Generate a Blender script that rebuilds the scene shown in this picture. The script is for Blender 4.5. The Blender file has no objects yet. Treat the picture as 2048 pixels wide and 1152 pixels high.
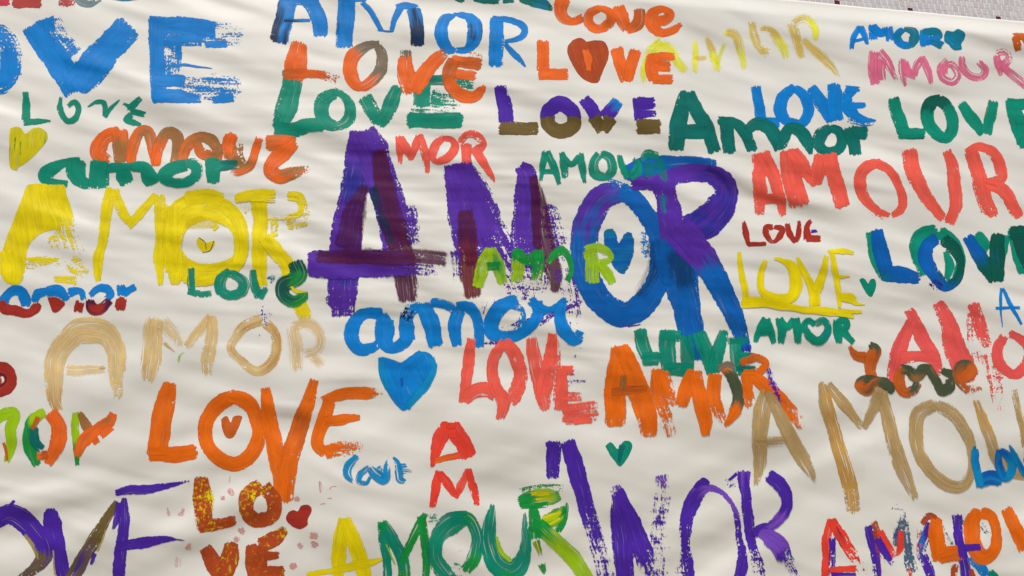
import bpy, math, random
import numpy as np
from mathutils import Vector, Matrix
from mathutils.geometry import delaunay_2d_cdt

S = bpy.context.scene
COL = S.collection
rnd = random.Random(7)

# ---------------------------------------------------------------- camera
DIST = 2.55
PITCH, YAW, HFOV = math.radians(15.7), math.radians(8.0), math.radians(70.0)
cam_d = bpy.data.cameras.new('camera'); cam = bpy.data.objects.new('camera', cam_d); COL.objects.link(cam)
cam.location = (0, -DIST, 1.55)
cam_d.sensor_width = 36; cam_d.angle = HFOV; cam_d.clip_start = 0.02; cam_d.clip_end = 500
cam.rotation_euler = (math.radians(90) + PITCH, 0, -YAW)
S.camera = cam

# ---------------------------------------------------------------- sky, sun, exposure
w = bpy.data.worlds.new('World'); S.world = w; w.use_nodes = True
nt = w.node_tree; nt.nodes.clear()
sky = nt.nodes.new('ShaderNodeTexSky'); sky.sky_type = 'NISHITA'; sky.sun_disc = False
SUN_EL, SUN_AZ = math.radians(62), math.radians(206)      # azimuth measured clockwise from +Y
sky.sun_elevation = SUN_EL; sky.sun_rotation = SUN_AZ
sky.air_density = 1.0; sky.dust_density = 2.6; sky.ozone_density = 0.6
bg = nt.nodes.new('ShaderNodeBackground'); bg.inputs[1].default_value = 0.10
wo = nt.nodes.new('ShaderNodeOutputWorld')
nt.links.new(sky.outputs[0], bg.inputs[0]); nt.links.new(bg.outputs[0], wo.inputs[0])
sl = bpy.data.lights.new('sun', 'SUN'); so = bpy.data.objects.new('sun', sl); COL.objects.link(so)
sl.energy = 3.2; sl.angle = math.radians(12); sl.color = (1.0, 0.95, 0.88)
sd_ = Vector((math.sin(SUN_AZ)*math.cos(SUN_EL), math.cos(SUN_AZ)*math.cos(SUN_EL), math.sin(SUN_EL)))
so.rotation_euler = sd_.to_track_quat('Z', 'Y').to_euler(); so.location = sd_*6
S.view_settings.view_transform = 'Standard'; S.view_settings.look = 'None'
S.view_settings.gamma = 1.0; S.view_settings.exposure = -0.08
S.cycles.transparent_max_bounces = 48
S.cycles.max_bounces = 6

# ---------------------------------------------------------------- the wall plane: where a point of the photograph lies on it
RM = np.array(cam.rotation_euler.to_matrix())
CL = np.array(cam.location)
FPX = 1024.0/math.tan(HFOV/2)
def wall(px, py, y=0.0):
    """photo coordinates (2048 x 1152) -> x, z in metres on the wall plane y = 0 (or on the sheet in front of it)"""
    px = np.asarray(px, float); py = np.asarray(py, float)
    d = np.stack([(px-1024)/FPX, -(py-576)/FPX, -np.ones_like(px)], -1) @ RM.T
    t = (y-CL[1])/d[..., 1]
    return CL[0]+t*d[..., 0], CL[2]+t*d[..., 2]

def lattice_noise(x, y, seed):
    """smooth value noise in [-1, 1], numpy"""
    xi = np.floor(x).astype(np.int64); yi = np.floor(y).astype(np.int64)
    fx = x-xi; fy = y-yi
    fx = fx*fx*fx*(fx*(fx*6-15)+10); fy = fy*fy*fy*(fy*(fy*6-15)+10)
    def h(a, b):
        n = (a*374761393 + b*668265263 + seed*2246822519) & 0xffffffff
        n = ((n ^ (n >> 13))*1274126177) & 0xffffffff
        n = n ^ (n >> 16)
        return (n & 0xffff)/32767.5 - 1
    return (h(xi, yi)*(1-fx)+h(xi+1, yi)*fx)*(1-fy) + (h(xi, yi+1)*(1-fx)+h(xi+1, yi+1)*fx)*fy

def folds(px, py):
    """relief of the loosely hung paper in metres, positive towards the viewer"""
    px = np.asarray(px, float); py = np.asarray(py, float)
    w1 = lattice_noise(px/420, py/300, 1); w2 = lattice_noise(px/260, py/180, 2)
    def strip(ang, length, width, seed, wob=0.0):
        a = np.radians(ang); u = px*np.cos(a)+py*np.sin(a); v = -px*np.sin(a)+py*np.cos(a)
        v = v + wob*w2
        return lattice_noise(u/length + 0.3*w1, v/width, seed)
    edge = np.clip((py-(43.0+(px-2048)*0.0925))/34.0, 0, 1); edge = edge*edge*(3-2*edge)
    top = np.clip((820-py)/500, 0, 1)
    mid = np.exp(-((px-900)/620)**2-((py-420)/330)**2)
    right = np.exp(-((px-1750)/420)**2-((py-430)/260)**2)
    low = np.clip((py-520)/350, 0, 1)
    h = 0.0062*strip(20, 420, 62, 11, 30)*(0.45+0.7*top+0.3*right) + 0.0030*strip(16, 230, 30, 12, 18)*(0.35+0.7*top+0.5*right)
    h += 0.0036*strip(24, 330, 40, 13, 26)*(0.3+0.8*top)
    h += 0.0020*strip(3, 260, 18, 14, 10)*mid + 0.0022*strip(9, 260, 22, 15, 14)*right
    h += 0.0006*strip(1, 120, 9, 16, 4)*mid
    h += 0.0045*strip(-22, 300, 60, 17, 26)*low + 0.0070*lattice_noise(px/260, py/170, 18)*low + 0.0020*strip(14, 300, 44, 23, 20)*low
    h += 0.0022*lattice_noise(px/70+0.3*w1, py/45, 19)*0.35
    # the sheet bellies away from the wall and leans in a little at the foot
    belly = 0.010 + 0.062*np.sin(np.clip((py+160)/1560, 0, 1)*np.pi)
    h += belly
    # the last centimetres of the top edge lie against the tiles
    return 0.0065*(1-edge) + (belly + (h-belly)*1.25)*edge

def place(px, py, lift=0.0):
    h = folds(px, py)
    x, z = wall(px, py, -h)
    return np.stack([x, -(h+lift), z], -1)

# ---------------------------------------------------------------- helpers
def link(o, parent=None):
    COL.objects.link(o)
    if parent is not None: o.parent = parent
    return o
def empty(name, parent=None, loc=(0, 0, 0)):
    o = bpy.data.objects.new(name, None); o.location = loc; o.empty_display_size = 0.1
    return link(o, parent)
def mesh_obj(name, verts, faces, mat, parent=None, smooth=True):
    me = bpy.data.meshes.new(name); me.from_pydata([tuple(v) for v in verts], [], [tuple(f) for f in faces])
    me.materials.append(mat)
    if smooth: me.polygons.foreach_set('use_smooth', [True]*len(me.polygons))
    me.update()
    return link(bpy.data.objects.new(name, me), parent)
def lin(hx):
    v = [int(hx[i:i+2], 16)/255 for i in (1, 3, 5)]
    return np.array([c/12.92 if c <= 0.04045 else ((c+0.055)/1.055)**2.4 for c in v])

class NT:
    def __init__(s, name):
        s.m = bpy.data.materials.new(name); s.m.use_nodes = True
        s.t = s.m.node_tree; s.t.nodes.clear()
        s.out = s.n('ShaderNodeOutputMaterial')
    def n(s, t, **kw):
        x = s.t.nodes.new(t)
        for k, v in kw.items(): setattr(x, k, v)
        return x
    def l(s, a, b): s.t.links.new(a, b)
    def put(s, inp, v):
        if isinstance(v, bpy.types.NodeSocket): s.l(v, inp)
        else: inp.default_value = v
    def math(s, op, *a):
        x = s.n('ShaderNodeMath', operation=op)
        for i, v in enumerate(a): s.put(x.inputs[i], v)
        return x.outputs[0]
    def vec(s, a, b, c):
        x = s.n('ShaderNodeCombineXYZ')
        for i, v in enumerate((a, b, c)): s.put(x.inputs[i], v)
        return x.outputs[0]
    def noise(s, v, scale, detail=2, rough=0.5):
        x = s.n('ShaderNodeTexNoise'); s.l(v, x.inputs['Vector'])
        x.inputs['Scale'].default_value = scale; x.inputs['Detail'].default_value = detail; x.inputs['Roughness'].default_value = rough
        return x.outputs['Fac']
    def rng(s, v, a, b, c=0.0, d=1.0, kind='LINEAR'):
        x = s.n('ShaderNodeMapRange', interpolation_type=kind)
        s.put(x.inputs[0], v)
        for i, k in enumerate((a, b, c, d)): s.put(x.inputs[i+1], k)
        return x.outputs[0]
    def mix(s, f, a, b, blend='MIX'):
        x = s.n('ShaderNodeMix', data_type='RGBA', blend_type=blend)
        s.put(x.inputs[0], f); s.put(x.inputs[6], a); s.put(x.inputs[7], b)
        return x.outputs[2]
    def attr(s, name, out='Vector'):
        x = s.n('ShaderNodeAttribute', attribute_name=name); return x.outputs[out]
    def xyz(s, v):
        x = s.n('ShaderNodeSeparateXYZ'); s.l(v, x.inputs[0]); return x.outputs

# ---------------------------------------------------------------- materials
def paper_material():
    g = NT('white_paper')
    p = g.n('ShaderNodeBsdfPrincipled')
    pos = g.n('ShaderNodeNewGeometry').outputs['Position']
    n1 = g.noise(pos, 3.0, 3); n2 = g.noise(pos, 160.0, 3, 0.6)
    c = g.mix(g.rng(n1, 0.35, 0.65), (0.81, 0.80, 0.735, 1), (0.84, 0.83, 0.77, 1))
    # faint water stains
    st = g.rng(g.noise(pos, 5.5, 4, 0.55), 0.63, 0.74)
    c = g.mix(g.math('MULTIPLY', st, 0.25), c, (0.70, 0.67, 0.58, 1))
    g.l(c, p.inputs['Base Color'])
    p.inputs['Roughness'].default_value = 0.5
    p.inputs['Specular IOR Level'].default_value = 0.35
    b = g.n('ShaderNodeBump'); b.inputs['Strength'].default_value = 0.12; b.inputs['Distance'].default_value = 0.0006
    g.l(n2, b.inputs['Height']); g.l(b.outputs[0], p.inputs['Normal'])
    g.l(p.outputs[0], g.out.inputs[0])
    return g.m

def paint_material():
    """brushed poster paint. Vertex data: a = (along, across, seed) in px, b = (px to the side edge, px to the end, dryness),
    c = (second-colour share, opacity, raggedness), d = (end bristle length, softness, streakiness)"""
    g = NT('poster_paint')
    a = g.xyz(g.attr('a')); b = g.xyz(g.attr('b')); c = g.xyz(g.attr('c')); d = g.xyz(g.attr('d'))
    u, v, seed = a[0], a[1], a[2]
    def sn(su, sv, off, detail=2, rough=0.5):
        vv = g.vec(g.math('MULTIPLY', u, 1/su), g.math('MULTIPLY', v, 1/sv), g.math('ADD', seed, off))
        return g.noise(vv, 1.0, detail, rough)
    nE = sn(9, 5, 0.0, 3, 0.6)
    nB = g.rng(sn(70, 2.2, 3.3, 2), 0.28, 0.72)          # single bristles
    nB2 = g.rng(sn(90, 5.5, 7.7, 3), 0.3, 0.7)          # bundles of bristles
    nC = g.rng(sn(55, 9, 11.1, 3), 0.3, 0.7)
    pos = g.xyz(g.n('ShaderNodeNewGeometry').outputs['Position'])
    px = g.vec(pos[0], 0.0, pos[2])
    nP = g.rng(g.noise(px, 130.0, 3, 0.65), 0.3, 0.7)    # grain of the paper under a dry brush
    nL = g.rng(g.noise(px, 26.0, 2), 0.3, 0.7)
    # joints of the tiles behind press through: dry paint catches along them
    zz = g.math('ADD', pos[2], g.math('MULTIPLY', g.noise(px, 9.0, 1), 0.012))
    fr = g.math('FRACT', g.math('MULTIPLY', zz, 1/0.0400))
    bar = g.rng(g.math('ABSOLUTE', g.math('SUBTRACT', fr, 0.5)), 0.05, 0.22, 1.0, 0.0)
    side = g.math('ADD', b[0], g.math('MULTIPLY', g.math('SUBTRACT', nE, 0.56), c[2]))
    m1 = g.math('DIVIDE', side, g.math('ADD', d[1], 0.7))
    end = g.math('SUBTRACT', b[1], g.math('MULTIPLY', g.math('POWER', g.math('SUBTRACT', 1.0, g.math('ADD', g.math('MULTIPLY', nB, 0.5), g.math('MULTIPLY', nB2, 0.5))), 1.5), d[0]))
    m2 = g.math('DIVIDE', end, g.math('ADD', g.math('MULTIPLY', d[1], 1.0), 1.0))
    cov = g.math('ADD', g.math('MULTIPLY', nB, 0.22), g.math('ADD', g.math('MULTIPLY', nP, 0.38), g.math('ADD', g.math('MULTIPLY', nL, 0.15), g.math('MULTIPLY', nC, 0.25))))
    cov = g.rng(cov, 0.28, 0.72)
    cov = g.math('ADD', cov, g.math('MULTIPLY', bar, 0.20))
    # a dry brush leaves its rim thin
    rim = g.rng(b[0], 0.0, 9.0, 0.16, 0.0)
    dry = g.math('ADD', b[2], g.math('MULTIPLY', rim, g.math('MINIMUM', 1.0, g.math('MULTIPLY', c[2], 0.14))))
    thr = g.rng(dry, 0.0, 1.0, -0.12, 1.0)
    m3 = g.math('DIVIDE', g.math('SUBTRACT', cov, thr), 0.10)
    def cl(x): return g.math('MINIMUM', 1.0, g.math('MAXIMUM', 0.0, x))
    mask = g.math('MULTIPLY', cl(m1), g.math('MULTIPLY', cl(m2), cl(m3)))
    # opacity: thin between the bristles
    str_ = g.math('MULTIPLY', g.math('SUBTRACT', g.math('ADD', g.math('MULTIPLY', nB, 0.5), g.math('MULTIPLY', nB2, 0.5)), 0.5), g.math('MULTIPLY', d[2], 0.6))
    hair = g.rng(sn(75, 2.3, 21.0, 2), 0.57, 0.70)       # single bristles that carried no paint
    str_ = g.math('SUBTRACT', str_, g.math('MULTIPLY', hair, g.math('MULTIPLY', d[2], 2.0)))
    op = cl(g.math('ADD', c[1], str_))
    alpha = g.math('MULTIPLY', mask, op)
    # colours
    spk = g.rng(g.noise(px, 75.0, 4, 0.7), 0.36, 0.64)
    mn = g.math('ADD', g.math('MULTIPLY', nB2, 0.45), g.math('MULTIPLY', nC, 0.55))
    al = g.attr('cb', 'Alpha')
    mn = g.math('ADD', g.math('MULTIPLY', mn, al), g.math('MULTIPLY', spk, g.math('SUBTRACT', 1.0, al)))
    mx = cl(g.math('ADD', g.math('MULTIPLY', g.math('SUBTRACT', g.math('ADD', mn, g.math('MULTIPLY', c[0], 2.0)), 1.5), 2.0), 0.5))
    col = g.mix(mx, g.attr('ca', 'Color'), g.attr('cb', 'Color'))
    nT = g.rng(sn(38, 16, 31.0, 3, 0.6), 0.3, 0.7)        # how thick the coat is
    vs = g.math('ADD', 0.80, g.math('MULTIPLY', g.math('ADD', g.math('ADD', g.math('MULTIPLY', nB2, 0.3), g.math('MULTIPLY', nB, 0.15)), g.math('MULTIPLY', nT, 0.55)), 0.42))
    vs = g.math('MULTIPLY', vs, g.rng(side, 0.3, 2.2, 0.93, 1.0))   # paint gathers along the rim of a wet stroke
    hs = g.n('ShaderNodeHueSaturation'); g.l(vs, hs.inputs['Value']); g.l(col, hs.inputs['Color'])
    p = g.n('ShaderNodeBsdfPrincipled')
    g.l(hs.outputs[0], p.inputs['Base Color']); g.l(alpha, p.inputs['Alpha'])
    g.l(g.rng(nC, 0, 1, 0.42, 0.6), p.inputs['Roughness']); p.inputs['Specular IOR Level'].default_value = 0.10
    bp = g.n('ShaderNodeBump'); bp.inputs['Strength'].default_value = 0.22; bp.inputs['Distance'].default_value = 0.0004
    g.l(g.math('ADD', g.math('MULTIPLY', nB, 0.5), g.math('MULTIPLY', nB2, 0.6)), bp.inputs['Height']); g.l(bp.outputs[0], p.inputs['Normal'])
    g.l(p.outputs[0], g.out.inputs[0])
    return g.m

def tile_material(name, ca, cb):
    g = NT(name); p = g.n('ShaderNodeBsdfPrincipled')
    r = g.n('ShaderNodeObjectInfo').outputs['Random']
    pos = g.n('ShaderNodeNewGeometry').outputs['Position']
    n = g.rng(g.noise(pos, 45, 4, 0.6), 0.3, 0.7)
    isl = g.n('ShaderNodeNewGeometry').outputs['Random Per Island']
    rr = g.math('FRACT', g.math('ADD', r, isl))
    c = g.mix(rr, ca, cb); c = g.mix(g.math('MULTIPLY', n, 0.35), c, tuple(x*0.86 for x in ca[:3])+(1,))
    pk = g.rng(g.math('FRACT', g.math('MULTIPLY', rr, 7.31)), 0.84, 0.9)
    if name == 'glazed_mosaic_tile': c = g.mix(g.math('MULTIPLY', pk, 0.3), c, (0.62, 0.47, 0.42, 1))
    g.l(c, p.inputs['Base Color'])
    p.inputs['Roughness'].default_value = 0.3; p.inputs['Specular IOR Level'].default_value = 0.5
    g.l(p.outputs[0], g.out.inputs[0]); return g.m

def plain(name, c, rough=0.8, var=0.2, scale=30):
    g = NT(name); p = g.n('ShaderNodeBsdfPrincipled')
    pos = g.n('ShaderNodeNewGeometry').outputs['Position']
    n = g.noise(pos, scale, 4, 0.6)
    g.l(g.mix(g.rng(n, 0.3, 0.7), tuple(x*(1-var) for x in c)+(1,), tuple(c)+(1,)), p.inputs['Base Color'])
    p.inputs['Roughness'].default_value = rough
    g.l(p.outputs[0], g.out.inputs[0]); return g.m

M_PAPER = paper_material(); M_PAINT = paint_material()
M_TILE = tile_material('glazed_mosaic_tile', (0.64, 0.61, 0.625, 1), (0.76, 0.735, 0.745, 1))
M_RED = tile_material('wine_red_mosaic_tile', (0.10, 0.012, 0.02, 1), (0.14, 0.016, 0.025, 1))
M_GROUT = plain('white_grout', (0.92, 0.91, 0.90), 0.9, 0.08, 60)
K = 0.83        # light reaching the sheet: appearance / base colour

# ---------------------------------------------------------------- the tiled wall behind
EDGE = lambda x: 43.0 + (np.asarray(x, float)-2048)*0.0925        # top edge of the sheet in photo coordinates
def build_wall():
    t = empty('tiled_wall', None, (2.2, 0.0, 3.2))
    t['label'] = 'pale grey mosaic tiled wall with white joints and single wine red tiles above the paper'
    t['category'] = 'wall'; t['kind'] = 'thing'
    off = np.array(t.location)
    x0, z0 = wall(1250, -75); x1, z1 = wall(2330, 60)
    ex, ez = wall(1997, 38.5)                 # one red tile's lower corner, on the sheet's edge
    pw = abs(wall(1976, 36)[0]-wall(1964.6, 36)[0]); ph = abs(wall(1970, 30)[1]-wall(1970, 18.2)[1])
    V = [(-2.6, 0, 0), (4.6, 0, 0), (4.6, 0, 4.4), (-2.6, 0, 4.4), (-2.6, .06, 0), (4.6, .06, 0), (4.6, .06, 4.4), (-2.6, .06, 4.4)]
    F = [(0, 1, 2, 3), (5, 4, 7, 6), (4, 0, 3, 7), (1, 5, 6, 2), (3, 2, 6, 7), (4, 5, 1, 0)]
    mesh_obj('grout', [np.array(v)-off for v in V], F, M_GROUT, t, False)
    # one tile: a bevelled little slab
    th, bv = 0.0008, 0.0005
    def slab(w_, h_, sh):
        a, b_ = w_/2, h_/2
        o = [(-a+sh*b_, -b_), (a+sh*b_, -b_), (a-sh*b_, b_), (-a-sh*b_, b_)]
        i = [(-a+bv+sh*b_, -b_+bv), (a-bv+sh*b_, -b_+bv), (a-bv-sh*b_, b_-bv), (-a+bv-sh*b_, b_-bv)]
        vs = [(x, 0.0005, z) for x, z in o]+[(x, -th*0.6, z) for x, z in o]+[(x, -th, z) for x, z in i]
        fs = [(0, 1, 5, 4), (1, 2, 6, 5), (2, 3, 7, 6), (3, 0, 4, 7), (4, 5, 9, 8), (5, 6, 10, 9), (6, 7, 11, 10), (7, 4, 8, 11), (8, 9, 10, 11)]
        return vs, fs
    G = 0.0030
    shapes = []
    for k in range(8):
        vs, fs = slab((pw-G)*(1+0.05*rnd.uniform(-1, 1)), (ph-G)*(1+0.04*rnd.uniform(-1, 1)), 0.02*rnd.uniform(-1, 1))
        me = bpy.data.meshes.new('tile'); me.from_pydata(vs, [], fs); me.materials.append(M_TILE); me.update(); shapes.append((me, vs, fs))
    red = shapes[0][0].copy(); red.materials[0] = M_RED; red.name = 'red_tile'
    # photo coordinates of wall points
    Ri = RM.T
    def photo(x, z):
        d = Ri @ (np.array([x, 0, z])-CL); return 1024+FPX*d[0]/-d[2], 576-FPX*d[1]/-d[2]
    ncol = int((x1-x0)/pw)
    redz = ez+ph*0.05
    SV, SF = [], []
    n_single = 0
    rx = [wall(1672, 5)[0], wall(1824, 20)[0], wall(1997, 36)[0]]
    for r in range(-6, 9):
        zc = redz + r*ph
        shift = rnd.uniform(-0.5, 0.5)*pw if r else 0.0
        xs = ex + shift - int((ex-x0)/pw)*pw
        for c in range(ncol):
            xc = xs + c*pw + rnd.uniform(-.03, .03)*pw
            zz = zc + rnd.uniform(-.03, .03)*ph
            pxx, pyy = photo(xc, zz)
            hide = pyy > float(EDGE(pxx))+14
            if hide and r < -2: continue
            isred = r == 0 and min(abs(xc-q) for q in rx+[rx[0]-15*pw, rx[2]+15*pw]) < pw*0.5
            seen = -9 < pyy < float(EDGE(pxx))+7 and pxx < 2056
            if isred or (seen and n_single < 296):
                o = bpy.data.objects.new('red_tile' if isred else 'tile', red if isred else rnd.choice(shapes)[0])
                o.location = Vector((xc, 0, zz))-Vector(off); o.rotation_euler = (rnd.uniform(-.012, .012), rnd.uniform(-.02, .02), rnd.uniform(-.012, .012))
                link(o, t); n_single += 1
            else:
                me, vs, fs = rnd.choice(shapes); k = len(SV)
                SV += [np.array(v)+np.array([xc, 0, zz])-off for v in vs]; SF += [tuple(k+i for i in f) for f in fs]
    o = mesh_obj('tiling', SV, SF, M_TILE, t, False); o['kind'] = 'stuff'
    return n_single

# ---------------------------------------------------------------- the sheet
def build_sheet():
    bx, bz = wall(1024, 1200)
    sheet = empty('paper_banner', None, (0, 0, float(bz)))
    sheet['label'] = 'large creased white paper sheet hung on the tiled wall, covered with hand-painted words of love'
    sheet['category'] = 'paper banner'
    X = np.arange(-260, 2312, 4.0); T = np.linspace(0, 1, 356)
    top = EDGE(X) + 0.7*lattice_noise(X/90, X*0, 5) + 0.4*lattice_noise(X/23, X*0, 6)
    PX = np.repeat(X[None], len(T), 0); PY = top[None]+(1330-top[None])*T[:, None]
    P = place(PX, PY)
    V = P.reshape(-1, 3); nx = len(X); ny = len(T)
    i = np.arange(ny-1)[:, None]*nx+np.arange(nx-1)[None]
    F = np.stack([i, i+nx, i+nx+1, i+1], -1).reshape(-1, 4)
    # cut edge of the sheet: 0.4 mm thick rim turned back
    rim = [(j, 0) for j in range(nx)]
    back = V[:nx]+np.array([0, 0.0004, 0]); k = len(V)
    V = np.vstack([V, back]); R = np.array([(j, j+1, k+j+1, k+j) for j in range(nx-1)])
    F = np.vstack([F, R])
    me = bpy.data.meshes.new('sheet'); me.from_pydata((V-np.array(sheet.location)).tolist(), [], F.tolist())
    me.materials.append(M_PAPER); me.polygons.foreach_set('use_smooth', [True]*len(me.polygons)); me.update()
    link(bpy.data.objects.new('sheet', me), sheet)
    return sheet

# ---------------------------------------------------------------- brush strokes
LAYER = {}
def lay(pts, rad):
    """how many coats already lie under this stroke -> its lift"""
    cells = set()
    for (x, y), r in zip(pts, rad):
        for gx in range(int((x-r)//5), int((x+r)//5)+1):
            for gy in range(int((y-r)//5), int((y+r)//5)+1):
                if math.hypot(gx*5+2.5-x, gy*5+2.5-y) < r+3.5: cells.add((gx, gy))
    n = 1+max((LAYER.get(c, 0) for c in cells), default=0)
    for c in cells: LAYER[c] = n
    return n

def catmull(P, step):
    P = np.array(P, float)
    if len(P) == 2:
        n = max(2, int(np.hypot(*(P[1, :2]-P[0, :2]))/step)+1); t = np.linspace(0, 1, n+1)[:, None]
        return P[0]*(1-t)+P[1]*t
    E = np.vstack([2*P[0]-P[1], P, 2*P[-1]-P[-2]]); out = []
    for i in range(1, len(E)-2):
        p0, p1, p2, p3 = E[i-1:i+3]
        n = max(2, int(np.hypot(*(p2[:2]-p1[:2]))/step)+1)
        t = (np.arange(n)/n)[:, None]
        q = 0.5*(2*p1+(p2-p0)*t+(2*p0-5*p1+4*p2-p3)*t**2+(3*p1-p0-3*p2+p3)*t**3)
        q[:, 2:] = p1[2:]*(1-t)+p2[2:]*t
        out.append(q)
    out.append(P[-1][None]); return np.vstack(out)

class Letter:
    def __init__(s): s.V = []; s.F = []; s.A = []; s.B = []; s.C = []; s.D = []; s.ca = []; s.cb = []
    def add(s, pts, lift, F, A, B, C, D, ca, cb, sp=0):
        k = len(s.V)
        s.V += place(pts[:, 0], pts[:, 1], lift).tolist(); s.F += [tuple(k+i for i in f) for f in F]
        s.A += A.tolist(); s.B += B.tolist(); s.C += C.tolist(); s.D += D.tolist()
        s.ca += [tuple(ca)+(1,)]*len(pts); s.cb += [tuple(cb)+(1.0-sp,)]*len(pts)
    def stroke(s, pts, o):
        pts = [list(p) for p in pts]
        for p in pts: p[2] *= o['ws']
        # the frayed ends are eaten away, so the stroke starts a little early and stops a little late
        for a, b in ((0, 1), (-1, -2)):
            v = np.array(pts[a][:2])-np.array(pts[b][:2]); d = float(np.hypot(*v)) or 1.0
            e = min(0.28*min(o['en'], pts[a][2]*0.5+1), 4.0); pts[a][0] += v[0]/d*e; pts[a][1] += v[1]/d*e
        Q = catmull(pts, 3.0)
        seed = rnd.uniform(0, 500)
        xy = Q[:, :2]; d = np.hypot(*np.diff(xy, axis=0).T); u = np.concatenate([[0], np.cumsum(d)]); L = u[-1]
        tg = np.gradient(xy, axis=0); tg /= np.maximum(np.hypot(*tg.T), 1e-6)[:, None]
        for _ in range(2):
            tg[1:-1] = (tg[:-2]+2*tg[1:-1]+tg[2:]); tg /= np.maximum(np.hypot(*tg.T), 1e-6)[:, None]
        nr = np.stack([-tg[:, 1], tg[:, 0]], -1)
        wob = 1+0.05*lattice_noise(u/22, u*0+seed, 3)+0.03*lattice_noise(u/8, u*0+seed, 4)
        W = Q[:, 2]*wob; W = np.maximum(W*1.04+np.clip((W-5)/7, 0.3, 1.5)+0.1*min(o['rag'], 6), 2.0)
        rag = min(o['rag'], 1.2+W.max()*0.2)
        cx = 1.2*lattice_noise(u/26, u*0+seed*2, 8)
        xy = xy + nr*cx[:, None]
        nc = int(np.clip(W.max()/3.2, 4, 22)); vv = np.linspace(-0.5, 0.5, nc+1)
        ext = 1.5
        PT = xy[:, None]+nr[:, None]*(W[:, None]*vv[None])[..., None]
        U = np.repeat(u[:, None], nc+1, 1); Vv = W[:, None]*vv[None]
        hw = W[:, None]/2; sdist = hw-np.abs(Vv)
        ed = np.minimum(U, L-U)+ext
        r = np.minimum(o['rd']*hw, L*0.45)
        qx = r-ed; qy = r-sdist
        rr = r-np.hypot(np.maximum(qx, 0), np.maximum(qy, 0))
        side = np.where((qx > 0) & (qy > 0), rr, sdist); end = np.where((qx > 0) & (qy > 0), np.maximum(rr, 0), ed)
        dry = np.repeat(Q[:, 3][:, None], nc+1, 1)
        dry = dry + o['dl']*np.clip((vv[None]-0.05)/0.45*1.0, 0, 1)+o['dr']*np.clip((-vv[None]-0.05)/0.45, 0, 1)
        mix = np.repeat(Q[:, 4][:, None], nc+1, 1)
        mix = mix + o['ml']*np.clip((vv[None])/0.35, 0, 1)+o['mr']*np.clip((-vv[None])/0.35, 0, 1)
        if o['rag'] >= 4 and L > 20 and W.max() > 13:
            j = rnd.uniform(0.0, 0.24); q = (vv[None] if rnd.random() < 0.5 else -vv[None])
            dry = dry + j*np.clip((q-0.2)/0.3, 0, 1)
            dry = dry + rnd.uniform(0, 0.22)*np.clip((U/L-0.7)/0.3, 0, 1)
        n = lay(xy[::2], W[::2]/2)
        lift = 0.0004+0.00005*n+0.00003*U/max(L, 1)
        i = np.arange(len(u)-1)[:, None]*(nc+1)+np.arange(nc)[None]
        F = np.stack([i, i+1, i+nc+2, i+nc+1], -1).reshape(-1, 4).tolist()
        N = PT.shape[0]*PT.shape[1]; f = lambda a: a.reshape(-1)
        one = np.ones(N)
        s.add(PT.reshape(-1, 2), f(lift), F, np.stack([f(U), f(Vv), one*seed], -1), np.stack([f(side), f(end), f(dry)], -1),
              np.stack([f(mix), one*o['k'], one*rag], -1), np.stack([one*min(o['en'], W.max()*0.5+1), one*o['sf'], one*o['st']], -1), o['ca'], o['cb'], o['sp'])
    def fill(s, pts, o):
        P = catmull(list(pts)+[pts[0]], 2.5)[:-1, :2]; P = P+0.5*np.stack([lattice_noise(P[:, 0]/7, P[:, 1]/7, 21), lattice_noise(P[:, 0]/7, P[:, 1]/7, 22)], -1)
        lo, hi = P.min(0), P.max(0); step = 3.0
        gx, gy = np.meshgrid(np.arange(lo[0], hi[0], step), np.arange(lo[1], hi[1], step)); G = np.stack([gx.ravel(), gy.ravel()], -1)
        def inside(q):
            r = np.zeros(len(q), bool)
            for a, b in zip(P, np.roll(P, -1, 0)):
                c = (a[1] > q[:, 1]) != (b[1] > q[:, 1])
                with np.errstate(divide='ignore', invalid='ignore'):
                    r ^= c & (q[:, 0] < (b[0]-a[0])*(q[:, 1]-a[1])/(b[1]-a[1])+a[0])
            return r
        def dist(q):
            A_ = P[None]; B_ = np.roll(P, -1, 0)[None]; ab = B_-A_; ap = q[:, None]-A_
            t = np.clip((ap*ab).sum(-1)/np.maximum((ab*ab).sum(-1), 1e-9), 0, 1)
            return np.hypot(*np.moveaxis(ap-ab*t[..., None], -1, 0)).min(1)
        G = G[inside(G)]
        if len(G): G = G[dist(G) > 1.2]
        allp = np.vstack([P, G]); m = len(P)
        vs, _, fs, _, _, _ = delaunay_2d_cdt([Vector(p) for p in allp], [(i, (i+1) % m) for i in range(m)], [], 1, 1e-4)
        q = np.array([(v.x, v.y) for v in vs]); de = dist(q)
        seed = rnd.uniform(0, 500); an = math.radians(o['an'])
        U = q[:, 0]*math.cos(an)+q[:, 1]*math.sin(an); W_ = -q[:, 0]*math.sin(an)+q[:, 1]*math.cos(an)
        n = lay(list(map(tuple, q[::3])), [4]*len(q[::3]))
        one = np.ones(len(q)); dry = one*pts[0][3]; mix = one*pts[0][4] + o['ml']*np.clip((q[:, 0]-q[:, 0].mean())/(np.ptp(q[:, 0])/2), 0, 1)
        s.add(q, one*(0.0004+0.00005*n), [tuple(f) for f in fs], np.stack([U, W_, one*seed], -1), np.stack([de+1.2, de*4+6, dry], -1),
              np.stack([mix, one*o['k'], one*o['rag']], -1), np.stack([one*0, one*o['sf'], one*o['st']], -1), o['ca'], o['cb'], o['sp'])
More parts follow.
